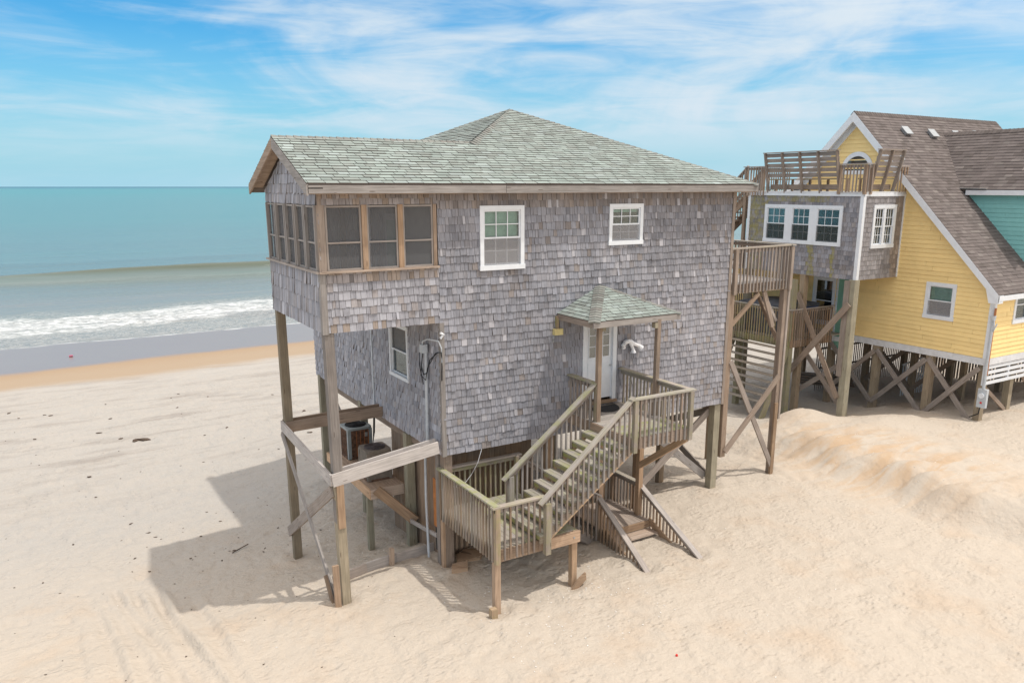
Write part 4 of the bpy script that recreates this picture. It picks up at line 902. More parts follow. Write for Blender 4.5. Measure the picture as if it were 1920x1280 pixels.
post(FL_, 3.55, -2.54, .96, 2.06, .12, .2, .5, .4); post(FL_, 3.55, -1.08, 1.2, 2.16, .12, .1, .55, .2)
# lower landing
LL = thing('lower_landing', 'lower wooden landing with mossy rails at the turn of the stairs', 'landing', (3.5, -1, 0))
planks('deck_boards', LL, 2.50, 4.45, -2.28, .18, 1.20, along='y', h=.15, mofn=lambda x, y: .2 if x < 3.2 else .7, w=.14)
for a, b, t_ in (((2.49, -2.30, 1.06), (4.47, -2.30, 1.06), tone(.55, .4, 0, .02)), ((2.49, -2.28, 1.06), (2.49, .20, 1.06), tone(.5, .3, 0, .02)), ((2.5, .2, 1.06), (4.45, .2, 1.06), tone(.4, .3)), ((4.46, -2.28, 1.06), (4.46, .2, 1.06), tone(.5, .35))): bm_('rim_board', 'wood', LL, a, b, .04, .25, c=t_)
for x in (3.1, 3.75): bm_('joist', 'wood', LL, (x, -2.28, 1.05), (x, .18, 1.05), .04, .22, c=tone(.35, .3))
bx('rim_board', 'wood', LL, 3.62, 4.50, -2.362, -2.322, .93, 1.18, c=(.9, .45, 0, 1), label='newer orange brown board bolted on the rim')
for x in (3.70, 4.34): part('bolt', 'metal', LL, lambda q: q.tube([(x, -2.36, 1.06), (x, -2.375, 1.06)], .022, 8))
railing(LL, (2.48, .20), (2.48, -2.32), 2.13, 2.13, .95, .95, side=(-1, 0, 0), h=.3, mo=.1, capmo=1.3, label='mossy topped rail on the side facing the porch posts')
railing(LL, (2.44, -2.34), (3.55, -2.34), 2.13, 2.13, .98, .98, side=(0, -1, 0), h=.35, capmo=.55)
railing(LL, (2.50, .18), (4.50, .18), 2.13, 2.13, .98, .98, side=(0, 1, 0), h=.2, mo=.5, capmo=.05)
for x, y, hh in ((2.52, -2.26, .45), (2.53, .14, .5), (4.40, -2.24, .5), (4.35, .12, .3)):
    post(LL, x, y, G(x, y) - .4, 2.1 if x < 3 else 1.1, .13, hh, .78)
post(LL, 4.42, .12, 1.0, 2.12, .09, .3, .4, .6)
post(LL, 2.49, -2.36, .93, 2.11, .10, .35, .55, .4); 
# descending lower flight, beside and behind the upper flight
BS = thing('beach_steps', 'lowest wooden steps and half buried railings leading down to the sand', 'stairs', (6.6, -1.2, 0))
for i in range(1, 5):
    z = 1.20 - .185 * i; xa = 4.48 + .28 * (i - 1)
    part('tread', 'wood', BS, lambda q: [q.box(xa + k * .145, xa + k * .145 + .138, -.86, .14, z - .036, z, tone(.5, .2, .3, .08)) for k in (0, 1)])
bm_('stringer', 'wood', BS, (4.47, -.88, .92), (5.9, -.88, .02), .04, .24, c=tone(.5, .2)); bm_('stringer', 'wood', BS, (4.47, .15, .92), (5.9, .15, .02), .04, .24, c=tone(.4, .3))
railing(BS, (4.50, -.90), (6.06, -.90), 2.08, 1.16, 1.0, -.02, side=(0, -1, 0), h=.35)
railing(BS, (4.45, .16), (6.0, .30), 2.10, 1.10, .95, .0, side=(0, 1, 0), h=.35)
planks('deck_boards', BS, 6.10, 7.44, -1.12, .42, .30, along='y', h=.35, w=.14)
bm_('rim_board', 'wood', BS, (6.10, -1.14, .20), (7.46, -1.14, .20), .04, .17, c=tone(.6, .5)); bm_('rim_board', 'wood', BS, (7.45, -1.12, .20), (7.45, .42, .20), .04, .17, c=tone(.5, .4))
planks('tread', BS, 6.14, 7.42, -1.50, -1.18, .115, along='x', h=.4, w=.15)
railing(BS, (7.50, .40), (7.50, -.62), 1.08, 1.08, .12, .12, side=(1, 0, 0), h=.4, capmo=.3, spacing=.115)
railing(BS, (7.50, -.62), (7.52, -2.84), 1.08, -.02, .18, -.62, side=(1, 0, 0), h=.5, spacing=.12, capext=.04)
railing(BS, (6.08, -.86), (6.08, -2.72), 1.10, -.05, .06, -.75, side=(-1, 0, 0), h=.5, spacing=.12, capext=.04)
railing(BS, (6.05, .46), (7.5, .46), 1.06, 1.06, .12, .12, side=(0, 1, 0), h=.5, spacing=.12)
post(BS, 7.50, .40, -.3, 1.06, .10, .4, .45)
bm_('stringer', 'wood', BS, (7.46, -1.1, .28), (7.46, -2.4, -.25), .04, .16, c=tone(.65, .5)); bm_('stringer', 'wood', BS, (6.12, -1.1, .28), (6.12, -2.4, -.25), .04, .16, c=tone(.6, .5))
tag(part('string_loop', 'porcelain', None, lambda q: q.tube([(3.42, -.02, 2.50), (3.30, -.05, 2.2), (3.22, .1, 1.9), (3.0, .15, 1.62), (2.75, .15, 1.68), (2.62, .1, 1.9)], .007, 5), True), 'thin white cord hanging from the wall over the rear landing rail', 'cord')

# ================================================================= SIDE DECK on tall posts
SD = thing('side_deck', 'upper side deck on tall cross braced posts at the far end of the grey house', 'deck', (12.1, 1.5, 0))
X3 = 13.18; YB = 2.6
planks('deck_boards', SD, 10.95, X3, .08, YB, 5.70, along='x', h=.12, w=.14)
bm_('rim_board', 'wood', SD, (10.95, .06, 5.57), (X3 + .02, .06, 5.57), .04, .24, c=tone(.45, .3)); bm_('rim_board', 'wood', SD, (X3, .08, 5.57), (X3, YB, 5.57), .04, .24, c=tone(.45, .3)); bm_('rim_board', 'wood', SD, (10.95, YB, 5.57), (X3, YB, 5.57), .04, .24, c=tone(.4, .3))
for x in (11.5, 12.1, 12.7): bm_('joist', 'wood', SD, (x, .08, 5.55), (x, YB, 5.55), .04, .22, c=tone(.3, .4))
railing(SD, (10.93, .04), (X3 + .06, .04), 6.64, 6.66, 5.46, 5.48, side=(0, -1, 0), h=.2, capmo=.3)
railing(SD, (X3 + .02, .0), (X3 + .02, YB), 6.66, 6.66, 5.46, 5.46, side=(1, 0, 0), h=.2, capmo=.3)
railing(SD, (10.93, YB), (X3 + .06, YB), 6.64, 6.66, 5.46, 5.48, side=(0, 1, 0), h=.2)
for x, y in ((11.03, -.02), (X3 - .02, -.02)): post(SD, x, y, 5.44, 6.62, .10, .3, .5)
post(SD, 11.02, .10, .92, 5.56, .17, .34, .4, name='tall_post', label='tall post at the house corner with its foot cut short')
part('tall_post', 'wood', SD, lambda q: (q.beam((13.06, .10, G(13.06, .1) - .4), (13.10, .10, 5.56), .15, .16, (0, 1, 0), tone(.45, .35, 0, .02)), q.beam((13.17, .06, 1.7), (13.20, .06, 5.5), .07, .15, (0, 1, 0), tone(.72, .2, 0, .02)), q.beam((13.0, -.0, G(13, 0) - .3), (13.02, .0, 2.2), .12, .06, (0, 1, 0), tone(.4, .5, 0, .02))), label='tall outer post doubled with a paler board')
for x, y in ((11.02, YB), (13.08, YB)): post(SD, x, y, G(x, y) - .4, 5.56, .17, .6, .45, name='tall_post')
brace(SD, (11.10, .0, 3.62), (13.0, .0, .32), .045, .15, hue=.22, br=.45); brace(SD, (11.05, -.03, 1.08), (13.02, -.03, 3.0), .045, .16, hue=.28, br=.42)
brace(SD, (11.10, .06, 4.62), (12.05, .06, 5.40), .07, .10, hue=.36, br=.35); brace(SD, (13.08, .2, 4.0), (13.08, 1.2, 5.45), .07, .10, hue=.42, br=.4)
brace(SD, (12.75, .12, 4.42), (12.32, .12, 5.44), .07, .13, hue=.32, br=.55); brace(SD, (12.98, .2, 4.55), (12.45, .2, 5.3), .05, .08, hue=.2, br=.8)


# ================================================================= YELLOW HOUSE
Y = thing('yellow_house', 'yellow gabled beach house on piles with brown shingle roof and a teal side wing', 'house', (26, 4.5, 0))
BX, BY0, BY1, BZ = 22.1, -.9, 10.7, 2.42; AY, AZ = 4.9, 10.72
FG = Frame((BX, 0, 0), (0, -1, 0), Z3, (-1, 0, 0))
def st(u, v): return tone(.5, 0, .06, .045, 0)
def lap(name, F, poly, holes=(), mat='yellow', expo=.152, label=None):
    return wallshingles(name, Y, F, poly, list(holes), st, expo=expo, wid=(3.4, 4.8), thick=.026, jit=0, skew=0, mat=mat, label=label, edgec=(0, 0, 1, 1))  # edgec darkens the bottom edges as painted lap shadows
lapg = [(-1.46, -.36, 3.72, 5.0), (-6.25, -5.18, 2.8, 4.72)]
lap('wall', FG, [(-BY1, BZ + .22), (-BY0, BZ + .22), (-BY0, 5.06), (-BY1, 5.06)], [(-1.50, -.40, 3.72, 4.98), (-6.28, -5.22, 2.85, 4.75), (-5.12, -4.6, 0, 5.0)], label='yellow lap sided wall facing the grey house')
lap('wall', FG, [(-BY1, 5.06), (-BY0, 5.06), (-AY, AZ - .12)], [], label='yellow gable above the roof deck')
part('wall', 'teal', Y, lambda q: (tiles(q, FG, [(-5.10, 1.9), (-4.62, 1.9), (-4.62, 5.04), (-5.10, 5.04)], .152, (3, 4), .017, lambda u, v: tone(.5, 1.0, 0, .03, 0)), slab(q, FG, [(-5.10, 1.9), (-4.62, 1.9), (-4.62, 5.04), (-5.10, 5.04)], -.1, -.003)), label='narrow sea green strip of siding under the shingled bay')
for u in (-5.14, -4.60): part('trim_board', 'white', Y, lambda q: slab(q, FG, [(u - .04, 1.9), (u + .04, 1.9), (u + .04, 5.04), (u - .04, 5.04)], -.05, .03))
part('trim_board', 'white', Y, lambda q: slab(q, FG, [(-5.08, 2.27), (-4.64, 2.27), (-4.64, 2.46), (-5.08, 2.46)], .0, .034))
FF = Frame((0, BY0, 0), (1, 0, 0), Z3, (0, -1, 0))
lap('wall', FF, [(BX, BZ + .22), (31, BZ + .22), (31, 5.06), (BX, 5.06)], [(23.3, 24.3, 3.72, 4.96)], label='sunlit yellow front wall')
lap('wall', Frame((31, 0, 0), (0, 1, 0), Z3, (1, 0, 0)), [(BY0, BZ), (BY1, BZ), (BY1, 5.0), (BY0, 5.0)]); lap('wall', Frame((0, BY1, 0), (-1, 0, 0), Z3, (0, 1, 0)), [(-31, BZ), (-BX, BZ), (-BX, 5.0), (-31, 5.0)])
part('skirt_board', 'whitebeam', Y, lambda q: (slab(q, FG, [(-4.56, BZ - .02), (-BY0 - .0, BZ - .02), (-BY0 - .0, BZ + .21), (-4.56, BZ + .21)], -.03, .035), slab(q, FF, [(BX, BZ - .02), (31, BZ - .02), (31, BZ + .21), (BX, BZ + .21)], -.03, .035)))
part('corner_board', 'white', Y, lambda q: (slab(q, FG, [(-BY0 - .12, BZ + .21), (-BY0 + .02, BZ + .21), (-BY0 + .02, 5.0), (-BY0 - .12, 5.0)], -.03, .04), slab(q, FF, [(BX - .02, BZ + .21), (BX + .11, BZ + .21), (BX + .11, 5.0), (BX - .02, 5.0)], -.03, .04)))
part('slatted_skirt', 'white', Y, lambda q: ([slab(q, FF, [(BX - .04, z), (31, z), (31, z + .11), (BX - .04, z + .11)], -.02, .01) for z in (1.72, 1.90, 2.08, 2.26)], [slab(q, FF, [(x, 1.70), (x + .09, 1.70), (x + .09, 2.40), (x, 2.40)], -.08, -.022) for x in (BX, 23.6, 25.2, 26.8)]), label='white slatted skirt below the front wall')
bx('floor', 'wood', Y, BX + .05, 30.95, BY0 + .05, BY1 - .05, BZ, BZ + .15, c=(.3, .4, 0, 1))
window(Y, FG, -1.50, -.40, 3.72, 4.98, trim=.12, cols=1, rows=1, blind='shade', bdrop=.5, upper='glass', label='single window in the yellow wall above the piles')
window(Y, FG, -6.28, -5.22, 2.85, 4.75, trim=.12, cols=1, rows=1, upper='darkglass', lower=None, label='window under the shingled bay beside the sea green strip')
window(Y, FF, 23.3, 24.3, 3.72, 4.96, trim=.12, cols=1, rows=1, blind='slats', lower=None, label='window in the sunlit front wall at the picture edge')
# half round window
def arch(r0, r1, n0, n1, q):
    pts = [(-4.78 + r1 * math.cos(a), 8.80 + r1 * math.sin(a)) for a in np.linspace(0, math.pi, 19)]; inn = [(-4.78 + r0 * math.cos(a), 8.80 + r0 * math.sin(a)) for a in np.linspace(0, math.pi, 19)]
    for i in range(18): slab(q, FG, [pts[i], pts[i + 1], inn[i + 1], inn[i]], n0, n1, (.5, 0, 0, 1))
AWn = part('window', 'white', Y, lambda q: (arch(.52, .68, -.02, .05, q), slab(q, FG, [(-5.50, 8.66), (-4.06, 8.66), (-4.06, 8.80), (-5.50, 8.80)], -.02, .055)), label='half round window in the yellow gable')
part('pane', 'blueglass', AWn, lambda q: slab(q, FG, [(-4.78 + .54 * math.cos(a), 8.80 + .54 * math.sin(a)) for a in np.linspace(0, math.pi, 19)], .005, .02))
# roofs
def rb(u, v): r = random.random(); return (min(1, max(0, .48 + random.gauss(0, .07))), 1.0 if r < .12 else (.4 if r < .25 else 0), .05, 1)
k = math.sqrt(2); q = MB(); RH = AZ + .17 + .0; e0 = BY0 - .28
z0 = RH - (AY - e0); Fm = Frame((0, e0, z0), (1, 0, 0), (0, 1, 1), (0, -1, 1)); L_ = (AY - e0) * k
WXT = 24.70; WE = 8.22           # teal wing
tiles(q, Fm, [(BX - .35, 0), (31.2, 0), (31.2, L_), (BX - .35, L_)], .145, (.22, .34), .016, rb, gap=.003, jit=.002)
slab(q, Fm, [(BX - .35, 0), (31.2, 0), (31.2, L_), (BX - .35, L_)], -.08, -.002)
Fn = Frame((0, 2 * AY - e0, z0), (-1, 0, 0), (0, -1, 1), (0, 1, 1)); slab(q, Fn, [(-31.2, 0), (-(BX - .35), 0), (-(BX - .35), L_), (-31.2, L_)], -.08, 0)
RY_ = q.build('roof', M['roofb'], Y); RY_['label'] = 'steep brown shingle roof of the yellow gable'
ridgecap(RY_, (BX - .35, AY, RH + .01), (31.2, AY, RH + .01), mat='roofb', fold=.5, w=.26)
for sg in (-1, 1):
    y0 = AY + sg * (AY - e0)
    part('rake_board', 'white', RY_, lambda q: q.prism([(BX - .36, y0, z0 + .0), (BX - .36, AY, RH - .0), (BX - .36, AY, RH - .34), (BX - .36, y0, z0 - .26)], (.05, 0, 0)))
    part('soffit', 'whitebeam', RY_, lambda q: q.prism([(BX - .31, y0, z0 - .12), (BX - .31, AY, RH - .12), (BX - .31, AY, RH - .15), (BX - .31, y0, z0 - .15)], (.31, 0, 0)))
    part('frieze_board', 'white', RY_, lambda q: q.prism([(BX - .02, y0 - sg * .3, z0 + .15), (BX - .02, AY, RH - .15), (BX - .02, AY, RH - .45), (BX - .02, y0 - sg * .3, z0 - .15)], (-.03, 0, 0)))
part('eave_return', 'white', RY_, lambda q: q.prism([(BX - .345, e0, z0 - .02), (BX - .345, e0 + .55, z0 + .5), (BX - .345, e0 + .30, z0 - .28), (BX - .345, e0 + .0, z0 - .28)], (.30, 0, 0)))
part('fascia', 'white', RY_, lambda q: q.box(BX - .3, 31.2, e0 - .01, e0 + .03, z0 - .20, z0 - .03))
part('soffit', 'whitebeam', RY_, lambda q: q.box(BX, 31.2, e0 + .03, BY0, z0 - .20, z0 - .17))
for (x, y) in ((23.9, 4.2), (25.5, 4.15), (27.1, 4.15), (28.6, 4.2)):
    z = RH - (AY - y)
    def vt(q): 
        F = Frame((x, y, z), (1, 0, 0), (0, 1, 1), (0, -1, 1)); slab(q, F, [(-.16, -.16), (.16, -.16), (.16, .16), (-.16, .16)], 0, .10); slab(q, F, [(-.20, -.2), (.20, -.2), (.20, .2), (-.20, .2)], .10, .13)
    part('roof_vent', 'metal', RY_, vt)
part('floodlight', 'plastic', RY_, lambda q: (q.tube([(22.2, 3.05, 9.05), (22.0, 2.9, 9.25), (21.85, 2.85, 9.25)], .035, 8), q.tube([(21.9, 2.85, 9.3), (21.82, 2.8, 9.12)], .07, 8, r2=.09)))
# teal wing
FT = Frame((WXT, 0, 0), (0, -1, 0), Z3, (-1, 0, 0))
ylow = RH - WE     # roof line on the wing wall
part('wall', 'teal', Y, lambda q: (tiles(q, FT, [(-(AY - (RH - WE)) - .0, WE), (.9, RH - (AY + .9) - .05), (.9, WE)], .152, (3.4, 4.8), .017, st), slab(q, FT, [(-(AY - (RH - WE)), WE), (.9, RH - (AY + .9) - .05), (.9, WE)], -.1, -.003)), label='teal side wall rising from the brown roof')
part('wall', 'teal', Y, lambda q: (tiles(q, FF, [(WXT, 5.06), (28.2, 5.06), (28.2, WE), (WXT, WE)], .152, (3, 4), .017, st), slab(q, FF, [(WXT, 5.06), (28.2, 5.06), (28.2, WE), (WXT, WE)], -.1, -.003), slab(q, FF, [(WXT, WE), (28.2, WE), (26.45, WE + 2.05)], -.1, 0)))
q = MB(); wx = WXT - .22; sl = (10.24 - WE) / (26.45 - WXT + .12); sn = math.sqrt(1 + sl * sl)
for sg, xx in ((1, wx), (-1, 2 * 26.45 - wx)):
    zz0 = 10.24 - sl * (26.45 - wx)
    Fw = Frame((xx, 0, zz0), (0, -sg, 0), (sg, 0, sl), (-sg * sl, 0, 1)); lw = (26.45 - wx) * sn
    ya, yb = AY - (RH - zz0), AY - (RH - 10.24)
    P4 = [(-ya, 0), (1.3, 0), (1.3, lw), (-yb, lw)] if sg > 0 else [(-1.3, 0), (ya, 0), (yb, lw), (-1.3, lw)]
    tiles(q, Fw, P4, .145, (.22, .34), .016, rb, gap=.003, jit=.002); slab(q, Fw, P4, -.08, -.002)
WR = q.build('roof', M['roofb'], Y); WR['label'] = 'brown roof slope of the teal wing'
part('fascia', 'white', WR, lambda q: q.box(wx - .02, wx + .02, -1.3, AY - (RH - zz0) - .2, zz0 - .19, zz0 - .02))
part('flashing', 'metal', WR, lambda q: q.beam((wx + .0, 2.35, zz0 + .05), (wx - .05, 1.2, zz0 + .03), .1, .02))
ridgecap(WR, (26.45, -1.3, 10.25), (26.45, 4.4, 10.25), mat='roofb', fold=.5, w=.26)
# shingled bay
AX, AY0, AY1, A0, A1 = 19.78, 2.70, 7.85, 5.03, 7.90
def wb(u, v):
    mo = .85 if u < -6.95 else (.75 if v > 7.58 and u < -4 else (.95 if v < 6.15 and (abs(u + 4.7) < .15 or abs(u + 3.75) < .09) else .0))
    return (min(1, max(0, .38 + random.gauss(0, .12))), abs(random.gauss(.1, .06)), mo, 1)
def wb2(u, v): return (min(1, max(0, .40 + random.gauss(0, .12))), .38 if u > 21.6 else .15, .05, 1)
FAx = Frame((AX, 0, 0), (0, -1, 0), Z3, (-1, 0, 0)); FAy = Frame((0, AY0, 0), (1, 0, 0), Z3, (0, -1, 0))
wallshingles('wall', Y, FAx, [(-AY1, A0), (-AY0, A0), (-AY0, A1), (-AY1, A1)], [(-6.98, -3.46, 6.16, 7.56)], wb, expo=.165, wid=(.10, .19), thick=.013, jit=.002, skew=0, label='greenish stained shingle wall of the bay')
wallshingles('wall', Y, FAy, [(AX, A0), (BX, A0), (BX, A1), (AX, A1)], [(20.36, 21.62, 6.12, 7.60)], wb2, expo=.165, wid=(.10, .19), thick=.013, jit=.002, skew=0)
part('wall', 'wood', Y, lambda q: slab(q, Frame((0, AY1, 0), (-1, 0, 0), Z3, (0, 1, 0)), [(-BX, A0), (-AX, A0), (-AX, A1), (-BX, A1)], -.1, 0))
bx('bay_floor', 'wood', Y, AX + .03, BX, AY0 + .03, AY1 - .03, A0 + .005, A0 + .14, c=(.3, .4, 0, 1)); bx('bay_roof', 'whitebeam', Y, AX - .03, BX, AY0 - .03, AY1 + .03, A1 + .07, A1 + .15)
part('trim_board', 'white', Y, lambda q: (slab(q, FAx, [(-AY1, A1 - .01), (-AY0, A1 - .01), (-AY0, A1 + .07), (-AY1, A1 + .07)], -.02, .04), slab(q, FAy, [(AX, A1 - .01), (BX, A1 - .01), (BX, A1 + .07), (AX, A1 + .07)], -.02, .04),
    slab(q, FAx, [(-AY0 - .10, A0 - .02), (-AY0 + .03, A0 - .02), (-AY0 + .03, A1 - .01), (-AY0 - .10, A1 - .01)], -.02, .035), slab(q, FAy, [(AX - .03, A0 - .02), (AX + .10, A0 - .02), (AX + .10, A1 - .01), (AX - .03, A1 - .01)], -.02, .035),
    slab(q, FAx, [(-AY1 - .02, A0 - .02), (-AY1 + .10, A0 - .02), (-AY1 + .10, A1 - .01), (-AY1 - .02, A1 - .01)], -.02, .035), slab(q, FAy, [(BX - .08, A0), (BX - .01, A0), (BX - .01, A1), (BX - .08, A1)], -.02, .035)))
window(Y, FAx, -6.98, -3.46, 6.16, 7.56, trim=.12, cols=3, rows=2, upper='glass', lower='screendark', mull=((-5.82, .34), (-4.70, .34)), label='wide triple window of the bay')
window(Y, FAy, 20.36, 21.62, 6.12, 7.60, trim=.12, cols=3, rows=2, blind='slats', lower=None, mull=((20.99, .12),), label='double window on the short side of the bay')
# piles and cross bracing of the yellow house
for (x, y, s, hh, bb) in ((19.82, 2.78, .26, .9, .62), (19.86, 4.95, .22, .7, .45), (19.86, 7.7, .22, .85, .42), (22.2, 3.2, .24, .75, .55), (22.2, 1.08, .24, .75, .58), (22.3, -.75, .22, .8, .5), (22.25, 5.3, .22, .7, .35), (22.25, 7.9, .22, .7, .35), (22.25, 10.2, .22, .7, .35),
                     (24.3, -.6, .22, .85, .6), (26.4, -.6, .24, .85, .6), (24.6, 3.2, .2, .7, .4), (24.6, 1.2, .2, .8, .45), (24.6, 5.3, .2, .7, .3), (27.2, 3.2, .2, .7, .4), (27.2, 5.3, .2, .7, .3), (27.2, 1.2, .2, .7, .4), (29.6, 3.2, .2, .7, .4), (29.6, -.6, .2, .7, .4), (24.6, 8.5, .2, .7, .3), (27.2, 8.5, .2, .7, .3)):
    post(Y, x, y, G(x, y) - .6, (A0 if x < 20 else BZ) + .01, s, hh, bb, name='pile')
part('pile_sister', 'wood', Y, lambda q: q.beam((19.70, 2.95, 1.55), (19.70, 2.95, 5.0), .07, .22, (0, 1, 0), tone(.4, .2, 0, .02)))
bxp = 19.66
brace(Y, (bxp, 5.05, 4.35), (bxp, 2.92, .75), .05, .20, hue=.3, br=.48); brace(Y, (bxp - .06, 2.75, 4.2), (bxp - .06, 5.42, .95), .05, .22, hue=.3, br=.48)
brace(Y, (19.95, 5.0, 2.4), (19.95, 2.95, .35), .05, .18, hue=.2, br=.45); brace(Y, (20.0, 2.9, 2.1), (20.0, 5.1, .45), .05, .18, hue=.2, br=.45)
for (ya, yb, za) in ((5.2, 3.2, 2.2), (3.15, 1.15, 2.25), (1.1, -.75, 2.3)):
    brace(Y, (22.04, ya, za), (22.04, yb, .25), .05, .17, hue=.18, br=.45); brace(Y, (21.98, yb, za), (21.98, ya, .25), .05, .17, hue=.22, br=.45)
for (ya, yb) in ((5.2, 3.2), (3.15, 1.15)):
    brace(Y, (24.5, ya, 2.2), (24.5, yb, .4), .05, .17, hue=.3, br=.3); brace(Y, (24.45, yb, 2.2), (24.45, ya, .4), .05, .17, hue=.3, br=.3)
brace(Y, (22.4, -.66, 1.7), (24.2, -.66, .5), .05, .13, hue=.35, br=.5); brace(Y, (24.4, -.66, 2.2), (26.3, -.66, .5), .05, .13, hue=.35, br=.5)
# meter
MT = thing('electric_meter', 'grey electric meter box and conduit on the front corner pile of the yellow house', 'electric meter', (22.1, -1.0, .5))
part('meter_box', 'plastic', MT, lambda q: q.box(21.98, 22.10, -1.12, -.82, .98, 1.62))
part('meter_dial', 'white', MT, lambda q: q.tube([(21.98, -.97, 1.40), (21.92, -.97, 1.40)], .09, 14))
part('conduit', 'plastic', MT, lambda q: q.tube([(22.02, -.97, 1.62), (22.0, -.98, 3.95)], .05, 10), True)
part('weatherhead', 'plastic', MT, lambda q: (q.tube([(22.0, -.98, 3.95), (21.98, -.98, 4.10)], .075, 10, r2=.09), q.tube([(21.96, -1.0, 4.08), (21.93, -1.08, 3.8), (21.97, -1.05, 3.6), (22.05, -1.1, 3.85)], .02, 6)))
part('conduit', 'copper', MT, lambda q: q.tube([(22.03, -1.0, 4.35), (22.04, -1.0, 2.1)], .035, 8))
part('cable', 'black', MT, lambda q: q.tube([(22.0, -.95, .98), (22.0, -.92, .75), (22.1, -.6, .55), (22.12, -.45, .45)], .02, 6))
part('disconnect_label', 'red', MT, lambda q: q.box(21.965, 21.98, -1.0, -.94, 1.12, 1.18))

# roof deck rails and benches on the bay
RD = thing('roof_deck_railing', 'brown wooden railing round the roof deck on the shingled bay', 'railing', (20, 5, 8))
zd = A1 + .16
railing(RD, (AX - .06, 3.72), (AX - .06, AY0 - .06), 8.96, 8.96, zd - .03, zd - .03, side=(-1, 0, 0), h=.4, capw=.1)
railing(RD, (AX - .06, AY0 - .06), (20.06, AY0 - .06), 8.96, 8.96, zd - .03, zd - .03, side=(0, -1, 0), h=.4, capw=.1, capext=.02)
railing(RD, (21.40, AY0 - .04), (BX - .1, AY0 - .04), 8.9, 8.9, zd - .03, zd - .03, side=(0, -1, 0), h=.45, capw=.1)
railing(RD, (AX - .06, AY1 + .25), (AX - .06, 7.0), 8.96, 8.96, zd - .2, zd - .2, side=(-1, 0, 0), h=.4, capw=.1)
railing(RD, (AX, AY1), (BX, AY1), 8.96, 8.96, zd - .03, zd - .03, side=(0, 1, 0), h=.4, capw=.1)
for x, y in ((AX - .03, AY0 - .03), (AX - .03, 8.05), (AX - .03, 3.7), (20.04, AY0 - .03)): post(RD, x, y, zd - .1, 8.94, .10, .4, .5)
def bench(name, label, F, L, n):
    t = thing(name, label, 'bench', F.P(L / 2, 0, 0), 'slat backed benches on the roof deck')
    for i in range(n):
        u = L * i / (n - 1); part('upright', 'wood', t, lambda q: q.beam(F.P(u, -.02, .0), F.P(u, 1.40, .32), .05, .12, F.u.cross(Vector(Z3)), tone(.42, .22, 0, .05)))
        part('leg', 'wood', t, lambda q: q.beam(F.P(u, 0, -.38), F.P(u, .45, -.38), .07, .07, F.u, tone(.4, .35, 0, .05)))
    for k_ in range(5):
        v = .60 + k_ * .18; part('back_slat', 'wood', t, lambda q: q.beam(F.P(-.04, v, .0 + v * .228 - .05), F.P(L + .04, v, .0 + v * .228 - .05), .03, .135, Z3, tone(.5, .2, 0, .06)))
    part('top_cap', 'wood', t, lambda q: q.beam(F.P(-.08, 1.42, .30), F.P(L + .08, 1.42, .30), .12, .035, Z3, tone(.6, .25, 0, .03)))
    part('seat', 'wood', t, lambda q: [q.beam(F.P(-.04, .46, -.40 + .13 * j), F.P(L + .04, .46, -.40 + .13 * j), .12, .04, Z3, tone(.5, .3, .4, .05)) for j in range(4)])
    part('apron', 'wood', t, lambda q: q.beam(F.P(0, .18, -.1), F.P(L, .18, -.1), .04, .18, Z3, tone(.4, .35, 0, .05)))
bench('bench', 'long slat backed bench leaning out over the triple window', Frame((AX + .02, 6.92, zd - .04), (0, -1, 0), Z3, (-1, 0, 0)), 3.2, 5)
bench('bench', 'short slat backed bench beside the half round window', Frame((20.16, AY0 + .10, zd - .04), (1, 0, 0), Z3, (0, -1, 0)), 1.28, 3)
# stair up to the roof deck
SU = thing('roof_stair', 'dark wooden stair climbing to the roof deck behind the bay', 'stairs', (20, 9, 6))
for x in (AX + .1, AX + 1.0):
    bm_('stringer', 'wood', SU, (x, 8.05, 7.85), (x, 11.2, 5.15), .06, .30, c=tone(.4, .4))
for i in range(13): bx('tread', 'wood', SU, AX + .1, AX + 1.0, 8.1 + i * .235, 8.36 + i * .235, 7.78 - i * .205, 7.82 - i * .205, c=tone(.35, .4))
railing(SU, (AX + .05, 8.1), (AX + .05, 11.2), 8.96, 6.3, 7.85, 5.2, side=(-1, 0, 0), h=.4, capw=.1); railing(SU, (AX + 1.05, 8.1), (AX + 1.05, 11.2), 8.96, 6.3, 7.85, 5.2, side=(1, 0, 0), h=.4, capw=.1)
post(SU, AX + .05, 8.1, 5.0, 8.94, .12, .4, .5)
# back deck of the upper level
UD = thing('rear_deck', 'upper rear deck of the yellow house seen past the grey house corner', 'deck', (19.5, 10, 5))
planks('deck_boards', UD, 18.8, BX, 7.95, 11.6, 5.05, along='x', h=.2)
railing(UD, (18.8, 7.95), (18.8, 11.6), 5.95, 5.95, 4.85, 4.85, side=(-1, 0, 0), h=.35); post(UD, 18.9, 11.5, -.9, 5.0, .16, .5); post(UD, 18.9, 8.0, -.9, 5.9, .16, .5)
